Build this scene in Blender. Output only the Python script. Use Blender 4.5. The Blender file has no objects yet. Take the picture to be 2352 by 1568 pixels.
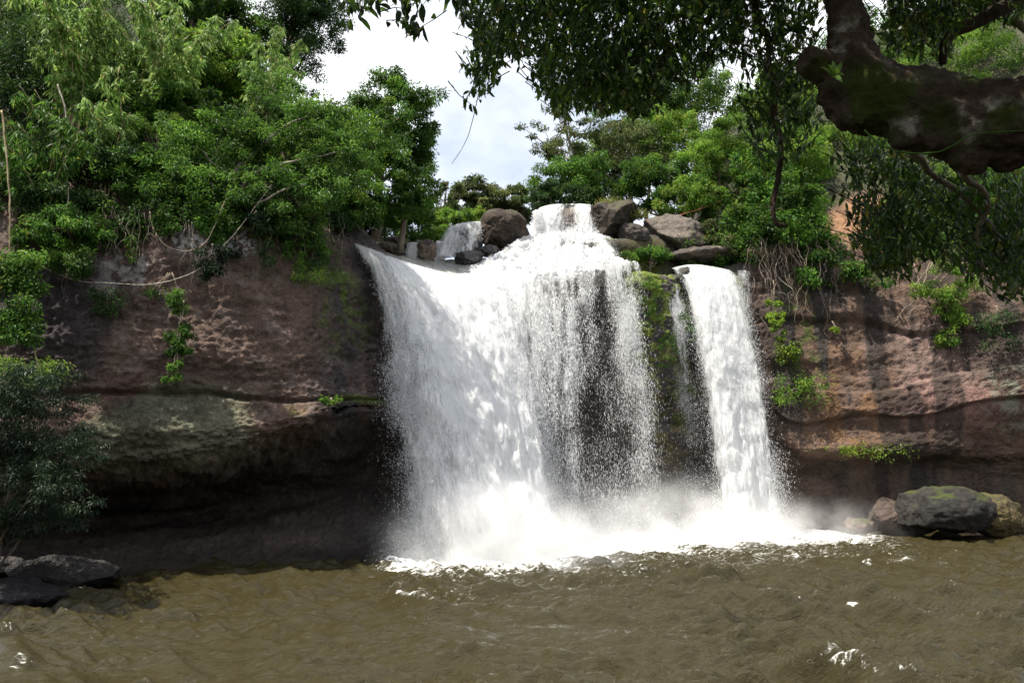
import bpy, math
import numpy as np
from mathutils import Vector

# ------------------------------------------------------------------ camera, world, sun, exposure
scene = bpy.context.scene
COL = scene.collection
F = 784.0
H_CAM = 6.0
PITCH = math.atan(114.0 / F)
cam_d = bpy.data.cameras.new('camera')
cam = bpy.data.objects.new('camera', cam_d)
COL.objects.link(cam)
cam.location = (0, 0, H_CAM)
cam.rotation_euler = (math.radians(90) + PITCH, 0, 0)
cam_d.sensor_width = 36.0
cam_d.lens = F / 1024.0 * 36.0
cam_d.clip_start = 0.1
cam_d.clip_end = 6000
scene.camera = cam

SUN_EL = math.radians(66)
SUN_AZ = math.radians(-109)          # measured from +Y towards +X: the sun stands to the left, a little beyond the cliff
sun_vec = Vector((math.cos(SUN_EL) * math.sin(SUN_AZ), math.cos(SUN_EL) * math.cos(SUN_AZ), math.sin(SUN_EL)))
sd = bpy.data.lights.new('sun', 'SUN')
sd.energy = 5.0
sd.angle = math.radians(0.5)
sd.color = (1.0, 0.94, 0.82)
sun = bpy.data.objects.new('sun', sd)
COL.objects.link(sun)
sun.rotation_euler = sun_vec.to_track_quat('Z', 'Y').to_euler()
sun.location = (-30, 20, 80)

world = bpy.data.worlds.new("World")
scene.world = world
world.use_nodes = True
nt = world.node_tree
nt.nodes.clear()
wo = nt.nodes.new('ShaderNodeOutputWorld')
bg = nt.nodes.new('ShaderNodeBackground')
sky = nt.nodes.new('ShaderNodeTexSky')
sky.sky_type = 'NISHITA'
sky.sun_disc = False
sky.sun_elevation = SUN_EL
sky.sun_rotation = SUN_AZ
sky.altitude = 700
sky.dust_density = 3.0
tc = nt.nodes.new('ShaderNodeTexCoord')
mp = nt.nodes.new('ShaderNodeMapping')
mp.inputs['Scale'].default_value = (1.0, 1.0, 1.5)
mp.inputs['Location'].default_value = (0.35, 0.1, 0.0)
nz = nt.nodes.new('ShaderNodeTexNoise')
nz.inputs['Scale'].default_value = 2.6
nz.inputs['Detail'].default_value = 7
nz.inputs['Roughness'].default_value = 0.52
rp = nt.nodes.new('ShaderNodeValToRGB')
rp.color_ramp.elements[0].color = (0.28, 0.28, 0.28, 1)
rp.color_ramp.elements[0].position = 0.36
rp.color_ramp.elements[1].position = 0.60
mx = nt.nodes.new('ShaderNodeMix')
mx.data_type = 'RGBA'
mx.inputs[7].default_value = (8.6, 8.8, 9.1, 1)
nt.links.new(tc.outputs['Generated'], mp.inputs['Vector'])
nt.links.new(mp.outputs['Vector'], nz.inputs['Vector'])
nt.links.new(nz.outputs['Fac'], rp.inputs['Fac'])
nt.links.new(rp.outputs['Color'], mx.inputs[0])
nt.links.new(sky.outputs['Color'], mx.inputs[6])
nt.links.new(mx.outputs[2], bg.inputs['Color'])
bg.inputs['Strength'].default_value = 0.085
nt.links.new(bg.outputs['Background'], wo.inputs['Surface'])

scene.view_settings.view_transform = 'Standard'
scene.view_settings.look = 'None'
scene.view_settings.exposure = 1.12
scene.view_settings.gamma = 1
scene.render.engine = 'CYCLES'
cy = scene.cycles
cy.max_bounces = 7
cy.diffuse_bounces = 4
cy.glossy_bounces = 2
cy.transmission_bounces = 3
cy.transparent_max_bounces = 20
cy.volume_bounces = 2
cy.caustics_reflective = False
cy.caustics_refractive = False
cy.volume_step_rate = 2.0
cy.volume_max_steps = 64
cy.use_denoising = True
cy.sample_clamp_direct = 3.0
cy.sample_clamp_indirect = 3.0

# ------------------------------------------------------------------ helpers
CP, SP = math.cos(PITCH), math.sin(PITCH)


def P(u, v, d):
    """A point at distance d (world y) seen at picture position u, v of the survey photograph."""
    u = np.asarray(u, float); v = np.asarray(v, float); d = np.asarray(d, float)
    a = (u - 512) / F
    b = (341 - v) / F
    y = CP - b * SP
    z = SP + b * CP
    k = d / y
    return np.stack(np.broadcast_arrays(a * k, d, H_CAM + z * k), -1)


def PZ(u, z, d):
    k = d / (CP)          # close enough for x: refine once
    zz = (z - H_CAM) / d
    # solve (SP+b CP)/(CP-b SP) = zz
    b = (zz * CP - SP) / (CP + zz * SP)
    k = d / (CP - b * SP)
    return np.array([(u - 512) / F * k, d, z])


def pxm(n, d):
    return n * d / F


def hash3(ix, iy, iz, seed):
    h = (ix.astype(np.int64) * 374761393 + iy.astype(np.int64) * 668265263 + iz.astype(np.int64) * 2147483647 + seed * 974711) & 0xFFFFFFFF
    h = ((h ^ (h >> 13)) * 1274126177) & 0xFFFFFFFF
    h = ((h ^ (h >> 16)) * 2246822519) & 0xFFFFFFFF
    return ((h ^ (h >> 15)) & 0xFFFFFF) / float(0xFFFFFF)


def vnoise(p, seed=0):
    i = np.floor(p).astype(np.int64)
    f = p - i
    f = f * f * f * (f * (f * 6 - 15) + 10)
    r = 0
    for dx in (0, 1):
        wx = f[..., 0] if dx else 1 - f[..., 0]
        for dy in (0, 1):
            wy = f[..., 1] if dy else 1 - f[..., 1]
            for dz in (0, 1):
                wz = f[..., 2] if dz else 1 - f[..., 2]
                r = r + wx * wy * wz * hash3(i[..., 0] + dx, i[..., 1] + dy, i[..., 2] + dz, seed)
    return r * 2 - 1


def fbm(p, octaves=4, seed=0, gain=0.5, lac=2.03):
    a, s, t = 1.0, 0.0, 0.0
    p = np.asarray(p, float)
    for o in range(octaves):
        s = s + a * vnoise(p + o * 17.3, seed + o)
        t += a
        a *= gain
        p = p * lac
    return s / t


def sstep(a, b, x):
    t = np.clip((x - a) / (b - a), 0, 1)
    return t * t * (3 - 2 * t)


def unit(a):
    return a / np.maximum(np.linalg.norm(a, axis=-1, keepdims=True), 1e-9)


def catmull(ctrl, x):
    """ctrl (K,...) sampled at float index x (N) -> (N,...)"""
    ctrl = np.asarray(ctrl, float)
    K = len(ctrl)
    i = np.clip(np.floor(x).astype(int), 0, K - 2)
    f = (x - i).reshape((-1,) + (1,) * (ctrl.ndim - 1))
    p1, p2 = ctrl[i], ctrl[i + 1]
    p0 = np.where((i > 0).reshape(f.shape), ctrl[np.maximum(i - 1, 0)], 2 * p1 - p2)
    p3 = np.where((i < K - 2).reshape(f.shape), ctrl[np.minimum(i + 2, K - 1)], 2 * p2 - p1)
    return 0.5 * (2 * p1 + (p2 - p0) * f + (2 * p0 - 5 * p1 + 4 * p2 - p3) * f ** 2 + (3 * p1 - p0 - 3 * p2 + p3) * f ** 3)


def mesh(name, V, faces, smooth=True, mat=None, attrs=None):
    """faces: list of (N,k) int arrays"""
    me = bpy.data.meshes.new(name)
    V = np.ascontiguousarray(V, np.float32)
    if isinstance(faces, np.ndarray):
        faces = [faces]
    loops = np.concatenate([f.ravel() for f in faces]).astype(np.int32)
    tot = np.concatenate([np.full(len(f), f.shape[1], np.int32) for f in faces])
    st = np.concatenate([[0], np.cumsum(tot)[:-1]]).astype(np.int32)
    me.vertices.add(len(V)); me.vertices.foreach_set('co', V.ravel())
    me.loops.add(len(loops)); me.loops.foreach_set('vertex_index', loops)
    me.polygons.add(len(tot)); me.polygons.foreach_set('loop_start', st); me.polygons.foreach_set('loop_total', tot)
    me.polygons.foreach_set('use_smooth', np.full(len(tot), bool(smooth)))
    for k, a in (attrs or {}).items():
        a = np.asarray(a, np.float32)
        if a.ndim == 1:
            at = me.attributes.new(k, 'FLOAT', 'POINT'); at.data.foreach_set('value', a)
        elif a.shape[1] == 2:
            a3 = np.concatenate([a, np.zeros((len(a), 1), np.float32)], 1)
            at = me.attributes.new(k, 'FLOAT_VECTOR', 'POINT'); at.data.foreach_set('vector', np.ascontiguousarray(a3).ravel())
        else:
            a4 = np.concatenate([a[:, :3], np.ones((len(a), 1), np.float32)], 1)
            at = me.attributes.new(k, 'FLOAT_COLOR', 'POINT'); at.data.foreach_set('color', np.ascontiguousarray(a4).ravel())
    me.update(calc_edges=True)
    if mat:
        me.materials.append(mat)
    return me


def obj(name, me, parent=None, loc=None):
    o = bpy.data.objects.new(name, me)
    COL.objects.link(o)
    if parent is not None:
        o.parent = parent
    if loc is not None:
        o.location = loc
    return o


def tag(o, label=None, cat=None, group=None, kind=None):
    if label: o['label'] = label
    if cat: o['category'] = cat
    if group: o['group'] = group
    if kind: o['kind'] = kind
    return o


def thing(name, label, cat, loc=(0, 0, 0), group=None):
    o = bpy.data.objects.new(name, None)
    o.empty_display_size = 0.3
    COL.objects.link(o)
    o.location = Vector([float(c) for c in loc])
    return tag(o, label, cat, group)


def grid_faces(nr, nc):
    a = np.arange(nr * nc).reshape(nr, nc)
    return np.stack([a[:-1, :-1], a[:-1, 1:], a[1:, 1:], a[1:, :-1]], -1).reshape(-1, 4)


def tube(path, radii, sides=8, closed_ends=True, noise=0.0, seed=0):
    path = np.asarray(path, float); n = len(path)
    radii = np.broadcast_to(np.asarray(radii, float), (n,))
    t = unit(np.gradient(path, axis=0))
    up = np.array([0.13, 0.9, 0.31])
    a = unit(np.cross(t, up)); b = np.cross(t, a)
    ang = np.linspace(0, 2 * np.pi, sides, endpoint=False)
    ring = (np.cos(ang)[None, :, None] * a[:, None] + np.sin(ang)[None, :, None] * b[:, None])
    rr = radii[:, None, None] * np.ones((1, sides, 1))
    V = path[:, None] + ring * rr
    if noise:
        m = np.median(radii) + 1e-6
        V = V + ring * rr * noise * fbm(V / (m * 1.6), 3, seed)[..., None]
    V = V.reshape(-1, 3)
    idx = np.arange(n * sides).reshape(n, sides)
    nx = np.roll(idx, -1, 1)
    q = np.stack([idx[:-1], nx[:-1], nx[1:], idx[1:]], -1).reshape(-1, 4)
    caps = []
    if closed_ends:
        V = np.concatenate([V, path[:1], path[-1:]])
        c0, c1 = n * sides, n * sides + 1
        caps = np.concatenate([np.stack([np.full(sides, c0), nx[0], idx[0]], -1), np.stack([np.full(sides, c1), idx[-1], nx[-1]], -1)])
    return V, q, (caps if closed_ends else np.zeros((0, 3), int))


class MB:
    """collects tubes into one mesh"""
    def __init__(s): s.V = []; s.q = []; s.t = []; s.n = 0
    def add(s, V, q, t):
        s.V.append(V); s.q.append(q + s.n); s.t.append(t + s.n); s.n += len(V)
    def tube(s, path, r, sides=7, noise=0.0, seed=0): s.add(*tube(path, r, sides, True, noise, seed))
    def mesh(s, name, mat, attrs=None):
        return mesh(name, np.concatenate(s.V), [np.concatenate(s.q), np.concatenate(s.t)], True, mat, attrs)


def wobble(p0, p1, n, amp, rng, sag=0.0):
    t = np.linspace(0, 1, n)[:, None]
    p = np.asarray(p0) * (1 - t) + np.asarray(p1) * t
    L = np.linalg.norm(np.asarray(p1) - np.asarray(p0))
    off = rng.normal(0, 1, 3) * 50
    nn = np.stack([fbm(np.concatenate([t * 3 + off[k], t * 0 + k, t * 0], 1), 3, k) for k in range(3)], -1)
    w = np.sin(np.pi * np.clip(t, 0, 1)) ** 0.5
    p = p + nn * amp * L * w
    p[:, 2] -= sag * 4 * (t * (1 - t))[:, 0]
    return p


# ---- leaves
def leaves(pos, axis, nrm, length, width, tint, near=False, curl=0.15):
    n = len(pos)
    axis = unit(axis)
    side = unit(np.cross(axis, nrm))
    nn = np.cross(side, axis)
    L = np.broadcast_to(length, (n,))[:, None]
    W = np.broadcast_to(width, (n,))[:, None]
    if not near:
        v0 = pos
        v1 = pos + axis * L * 0.45 + side * W * 0.5 + nn * W * 0.18
        v2 = pos + axis * L - nn * L * curl
        v3 = pos + axis * L * 0.45 - side * W * 0.5 + nn * W * 0.18
        V = np.stack([v0, v1, v2, v3], 1).reshape(-1, 3)
        b = np.arange(n)[:, None] * 4
        f = [b + np.array([[0, 1, 2, 3]])]
        T = np.repeat(tint, 4)
    else:
        pts = []
        for s, w, h in ((0, 0.06, 0), (0.22, 0.75, 0.03), (0.5, 1.0, 0.0), (0.78, 0.7, -0.10)):
            c = pos + axis * L * s + nn * L * (h * curl * 5)
            pts += [c + side * W * 0.5 * w + nn * W * 0.16 * w, c - side * W * 0.5 * w + nn * W * 0.16 * w]
        pts.append(pos + axis * L - nn * L * curl * 1.5)
        V = np.stack(pts, 1).reshape(-1, 3)
        b = np.arange(n)[:, None] * 9
        f = [np.concatenate([b + np.array([[0, 2, 3, 1]]), b + np.array([[2, 4, 5, 3]]), b + np.array([[4, 6, 7, 5]])]), b + np.array([[6, 8, 7]])]
        T = np.repeat(tint, 9)
    return V, f, T


def leaf_mesh(name, V, f, T, mat):
    return mesh(name, V, f, False, mat, {'tint': T})


def ball(n, rng, shell=0.5):
    d = unit(rng.normal(0, 1, (n, 3)))
    return d * (rng.random((n, 1)) ** (shell))


def clump_leaves(cen, rad, per, rng, length=0.28, width=0.12, droop=0.35, flat=0.6, near=False, jitter=0.25, nup=1.0):
    M = len(cen)
    n = M * per
    ci = np.repeat(np.arange(M), per)
    b = ball(n, rng, 0.45)
    off = b * np.array([1, 1, flat]) * np.broadcast_to(rad, (M,))[ci][:, None]
    pos = cen[ci] + off
    axis = b * 0.7 + rng.normal(0, 0.5, (n, 3)) + np.array([0, 0, -droop])
    nrm = rng.normal(0, 0.55, (n, 3)) + b * 0.4 + np.array([0, 0, nup])
    L = length * rng.uniform(0.65, 1.3, n)
    W = width * rng.uniform(0.7, 1.25, n)
    ct = rng.random(M)
    T = np.clip(0.55 * ct[ci] + 0.45 * rng.random(n) + rng.normal(0, jitter * 0.3, n), 0, 1)
    return leaves(pos, axis, nrm, L, W, T, near)


def crown_clumps(c, r, n, rng, low=-0.5, shell=0.33, holes=0.0, seed=0):
    out = []
    c = np.asarray(c, float); r = np.asarray(r, float)
    while sum(len(o) for o in out) < n:
        b = ball(n * 2, rng, shell)
        b = b[b[:, 2] > low]
        lump = 1 + 0.28 * fbm(b * 2.2 + seed * 3.1, 2, seed)
        b = b * lump[:, None]
        if holes:
            b = b[fbm(b * 3.0 + seed, 2, seed + 5) > -1 + holes]
        out.append(b)
    return c + np.concatenate(out)[:n] * r


# ------------------------------------------------------------------ materials
def new_mat(name):
    m = bpy.data.materials.new(name)
    m.use_nodes = True
    n = m.node_tree
    n.nodes.clear()
    out = n.nodes.new('ShaderNodeOutputMaterial')
    return m, n, out


def N(n, t, **kw):
    x = n.nodes.new(t)
    for k, v in kw.items():
        setattr(x, k, v)
    return x


def leaf_mat(name, dark, mid, light, yellow=None, transl=0.35, gloss=0.35, rough=0.45):
    m, n, out = new_mat(name)
    at = N(n, 'ShaderNodeAttribute', attribute_name='tint')
    r = N(n, 'ShaderNodeValToRGB')
    e = r.color_ramp.elements
    e[0].position = 0.1; e[0].color = (*dark, 1)
    e[1].position = 0.85; e[1].color = (*light, 1)
    k = r.color_ramp.elements.new(0.5); k.color = (*mid, 1)
    if yellow:
        k = r.color_ramp.elements.new(0.985); k.color = (*yellow, 1)
    n.links.new(at.outputs['Fac'], r.inputs['Fac'])
    geo = N(n, 'ShaderNodeNewGeometry')
    no = N(n, 'ShaderNodeTexNoise'); no.inputs['Scale'].default_value = 0.35; no.inputs['Detail'].default_value = 2
    n.links.new(geo.outputs['Position'], no.inputs['Vector'])
    hs = N(n, 'ShaderNodeHueSaturation')
    mr = N(n, 'ShaderNodeMapRange'); mr.inputs[1].default_value = 0.3; mr.inputs[2].default_value = 0.7; mr.inputs[3].default_value = 0.5; mr.inputs[4].default_value = 1.4
    n.links.new(no.outputs['Fac'], mr.inputs[0]); n.links.new(mr.outputs[0], hs.inputs['Value'])
    n.links.new(r.outputs['Color'], hs.inputs['Color'])
    p = N(n, 'ShaderNodeBsdfPrincipled')
    p.inputs['Roughness'].default_value = rough
    p.inputs['Specular IOR Level'].default_value = gloss
    n.links.new(hs.outputs['Color'], p.inputs['Base Color'])
    tr = N(n, 'ShaderNodeBsdfTranslucent')
    h2 = N(n, 'ShaderNodeHueSaturation'); h2.inputs['Value'].default_value = 1.5; h2.inputs['Hue'].default_value = 0.485
    n.links.new(hs.outputs['Color'], h2.inputs['Color']); n.links.new(h2.outputs['Color'], tr.inputs['Color'])
    ms = N(n, 'ShaderNodeMixShader'); ms.inputs[0].default_value = transl
    n.links.new(p.outputs[0], ms.inputs[1]); n.links.new(tr.outputs[0], ms.inputs[2])
    n.links.new(ms.outputs[0], out.inputs['Surface'])
    return m


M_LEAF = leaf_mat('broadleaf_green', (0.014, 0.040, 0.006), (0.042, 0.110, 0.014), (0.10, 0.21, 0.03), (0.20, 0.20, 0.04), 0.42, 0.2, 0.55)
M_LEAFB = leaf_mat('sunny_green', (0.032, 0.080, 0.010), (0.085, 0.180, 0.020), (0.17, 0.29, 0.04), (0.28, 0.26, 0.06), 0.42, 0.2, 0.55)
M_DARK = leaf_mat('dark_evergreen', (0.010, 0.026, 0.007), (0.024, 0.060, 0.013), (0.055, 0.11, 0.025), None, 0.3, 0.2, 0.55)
M_BAMB = leaf_mat('bamboo_green', (0.05, 0.11, 0.02), (0.13, 0.24, 0.05), (0.25, 0.37, 0.11), (0.32, 0.30, 0.10), 0.45, 0.2, 0.55)
M_OLIVE = leaf_mat('olive_crown', (0.030, 0.050, 0.014), (0.065, 0.095, 0.028), (0.12, 0.15, 0.05), (0.16, 0.12, 0.05), 0.4, 0.2, 0.55)
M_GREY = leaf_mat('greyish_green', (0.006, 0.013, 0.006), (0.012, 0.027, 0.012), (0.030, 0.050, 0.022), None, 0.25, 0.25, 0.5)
M_NEAR = leaf_mat('glossy_dark_leaf', (0.012, 0.030, 0.005), (0.035, 0.080, 0.010), (0.085, 0.16, 0.022), (0.14, 0.13, 0.02), 0.5, 0.35, 0.4)
M_MIX = leaf_mat('tier_green', (0.018, 0.05, 0.008), (0.055, 0.135, 0.018), (0.13, 0.25, 0.04), (0.2, 0.2, 0.05), 0.4, 0.25, 0.5)
M_GRASS = leaf_mat('grass_blade', (0.10, 0.14, 0.02), (0.18, 0.22, 0.03), (0.28, 0.30, 0.06), (0.35, 0.30, 0.1), 0.35)
M_MOSSL = leaf_mat('creeper_lime', (0.06, 0.11, 0.008), (0.12, 0.20, 0.015), (0.22, 0.31, 0.03), None, 0.3)


def rock_mat(name, use_col=True, base=(0.2, 0.15, 0.12), bump=0.35, scale=1.0, wet=0.0, moss=None, moss_amt=0.0):
    m, n, out = new_mat(name)
    geo = N(n, 'ShaderNodeNewGeometry')
    p = N(n, 'ShaderNodeBsdfPrincipled')
    p.inputs['Roughness'].default_value = 0.85 - 0.45 * wet
    p.inputs['Specular IOR Level'].default_value = 0.25
    n1 = N(n, 'ShaderNodeTexNoise'); n1.inputs['Scale'].default_value = 3.0 * scale; n1.inputs['Detail'].default_value = 9; n1.inputs['Roughness'].default_value = 0.78
    n2 = N(n, 'ShaderNodeTexVoronoi'); n2.inputs['Scale'].default_value = 7.5 * scale
    n3 = N(n, 'ShaderNodeTexNoise'); n3.inputs['Scale'].default_value = 0.55 * scale; n3.inputs['Detail'].default_value = 5
    for k in (n1, n2, n3):
        n.links.new(geo.outputs['Position'], k.inputs['Vector'])
    mul = N(n, 'ShaderNodeMath', operation='MULTIPLY_ADD'); mul.inputs[1].default_value = 0.35
    n.links.new(n2.outputs['Distance'], mul.inputs[0]); n.links.new(n1.outputs['Fac'], mul.inputs[2])
    bp = N(n, 'ShaderNodeBump'); bp.inputs['Strength'].default_value = bump; bp.inputs['Distance'].default_value = 0.25 / scale
    n.links.new(mul.outputs[0], bp.inputs['Height']); n.links.new(bp.outputs[0], p.inputs['Normal'])
    n4 = N(n, 'ShaderNodeTexNoise'); n4.inputs['Scale'].default_value = 9.0 * scale; n4.inputs['Detail'].default_value = 4; n4.inputs['Roughness'].default_value = 0.75; n.links.new(geo.outputs['Position'], n4.inputs['Vector'])
    hs = N(n, 'ShaderNodeHueSaturation')
    if use_col:
        at = N(n, 'ShaderNodeAttribute', attribute_name='Col')
        n.links.new(at.outputs['Color'], hs.inputs['Color'])
    else:
        hs.inputs['Color'].default_value = (*base, 1)
    mr = N(n, 'ShaderNodeMapRange'); mr.inputs[1].default_value = 0.36; mr.inputs[2].default_value = 0.66; mr.inputs[3].default_value = 0.45; mr.inputs[4].default_value = 1.5
    av = N(n, 'ShaderNodeMath', operation='MULTIPLY_ADD'); av.inputs[1].default_value = 0.5
    hf = N(n, 'ShaderNodeMath', operation='MULTIPLY'); hf.inputs[1].default_value = 0.5
    n.links.new(n3.outputs['Fac'], hf.inputs[0]); n.links.new(n1.outputs['Fac'], av.inputs[0]); n.links.new(hf.outputs[0], av.inputs[2])
    av2 = N(n, 'ShaderNodeMath', operation='MULTIPLY_ADD'); av2.inputs[1].default_value = 0.55; av2.inputs[2].default_value = -0.275; n.links.new(n4.outputs['Fac'], av2.inputs[0])
    av3 = N(n, 'ShaderNodeMath', operation='ADD'); n.links.new(av.outputs[0], av3.inputs[0]); n.links.new(av2.outputs[0], av3.inputs[1]); n.links.new(av3.outputs[0], mr.inputs[0]); n.links.new(mr.outputs[0], hs.inputs['Value'])
    last = hs.outputs['Color']
    if moss:
        sx = N(n, 'ShaderNodeSeparateXYZ'); n.links.new(geo.outputs['Normal'], sx.inputs[0])
        ad = N(n, 'ShaderNodeMath', operation='MULTIPLY_ADD'); ad.inputs[1].default_value = 0.45
        n.links.new(sx.outputs['Z'], ad.inputs[0]); n.links.new(n3.outputs['Fac'], ad.inputs[2])
        mr2 = N(n, 'ShaderNodeMapRange'); mr2.inputs[1].default_value = 1.0 - moss_amt; mr2.inputs[2].default_value = 1.20 - moss_amt
        n.links.new(ad.outputs[0], mr2.inputs[0])
        mm = N(n, 'ShaderNodeMix', data_type='RGBA'); mm.inputs[7].default_value = (*moss, 1)
        n.links.new(mr2.outputs[0], mm.inputs[0]); n.links.new(last, mm.inputs[6])
        last = mm.outputs[2]
    n.links.new(last, p.inputs['Base Color'])
    n.links.new(p.outputs[0], out.inputs['Surface'])
    return m


M_CLIFF = rock_mat('conglomerate_rock', True, bump=0.8)
M_BOULD = rock_mat('boulder_rock', True, bump=0.45, scale=1.4, moss=(0.036, 0.046, 0.010), moss_amt=0.17)
M_WETB = rock_mat('wet_dark_rock', True, bump=0.4, scale=1.6, wet=0.3)
M_BARK = rock_mat('grey_bark', False, (0.17, 0.14, 0.11), 0.5, 6.0)
M_PALE = rock_mat('pale_bark', False, (0.25, 0.22, 0.18), 0.3, 8.0)
M_VINE = rock_mat('vine_bark', False, (0.24, 0.19, 0.14), 0.3, 8.0)
M_DRYV = rock_mat('dry_culm', False, (0.30, 0.24, 0.14), 0.2, 8.0)


def limb_mat():
    m, n, out = new_mat('mossy_lichen_bark')
    geo = N(n, 'ShaderNodeNewGeometry')
    p = N(n, 'ShaderNodeBsdfPrincipled'); p.inputs['Roughness'].default_value = 0.9; p.inputs['Specular IOR Level'].default_value = 0.15
    a = N(n, 'ShaderNodeTexNoise'); a.inputs['Scale'].default_value = 2.6; a.inputs['Detail'].default_value = 6; a.inputs['Roughness'].default_value = 0.62
    b = N(n, 'ShaderNodeTexNoise'); b.inputs['Scale'].default_value = 14; b.inputs['Detail'].default_value = 6; b.inputs['Roughness'].default_value = 0.7
    c = N(n, 'ShaderNodeTexNoise'); c.inputs['Scale'].default_value = 1.7; c.inputs['Detail'].default_value = 5; c.inputs['W' if False else 'Distortion'].default_value = 0.6
    for k in (a, b, c): n.links.new(geo.outputs['Position'], k.inputs['Vector'])
    r = N(n, 'ShaderNodeValToRGB')
    e = r.color_ramp.elements
    e[0].position = 0.34; e[0].color = (0.028, 0.018, 0.013, 1)
    e[1].position = 0.64; e[1].color = (0.20, 0.18, 0.16, 1)
    k = e.new(0.50); k.color = (0.05, 0.033, 0.025, 1)
    k = e.new(0.58); k.color = (0.075, 0.055, 0.043, 1)
    n.links.new(a.outputs['Fac'], r.inputs['Fac'])
    hs = N(n, 'ShaderNodeHueSaturation')
    mr = N(n, 'ShaderNodeMapRange'); mr.inputs[1].default_value = 0.3; mr.inputs[2].default_value = 0.7; mr.inputs[3].default_value = 0.5; mr.inputs[4].default_value = 1.4
    n.links.new(b.outputs['Fac'], mr.inputs[0]); n.links.new(mr.outputs[0], hs.inputs['Value']); n.links.new(r.outputs['Color'], hs.inputs['Color'])
    at = N(n, 'ShaderNodeAttribute', attribute_name='moss')
    ad = N(n, 'ShaderNodeMath', operation='ADD'); n.links.new(at.outputs['Fac'], ad.inputs[0]); n.links.new(c.outputs['Fac'], ad.inputs[1])
    ad2 = N(n, 'ShaderNodeMath', operation='MULTIPLY_ADD'); ad2.inputs[1].default_value = 0.35; n.links.new(b.outputs['Fac'], ad2.inputs[0]); b.inputs['Scale'].default_value = 11; n.links.new(ad.outputs[0], ad2.inputs[2])
    m2 = N(n, 'ShaderNodeMapRange'); m2.inputs[1].default_value = 0.72; m2.inputs[2].default_value = 0.95; n.links.new(ad2.outputs[0], m2.inputs[0])
    mm = N(n, 'ShaderNodeMix', data_type='RGBA'); mm.inputs[7].default_value = (0.03, 0.042, 0.006, 1)
    n.links.new(m2.outputs[0], mm.inputs[0]); n.links.new(hs.outputs['Color'], mm.inputs[6])
    bp = N(n, 'ShaderNodeBump'); bp.inputs['Strength'].default_value = 1.0; bp.inputs['Distance'].default_value = 0.10
    n.links.new(b.outputs['Fac'], bp.inputs['Height']); n.links.new(bp.outputs[0], p.inputs['Normal'])
    n.links.new(mm.outputs[2], p.inputs['Base Color']); n.links.new(p.outputs[0], out.inputs['Surface'])
    return m


M_LIMB = limb_mat()


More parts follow.
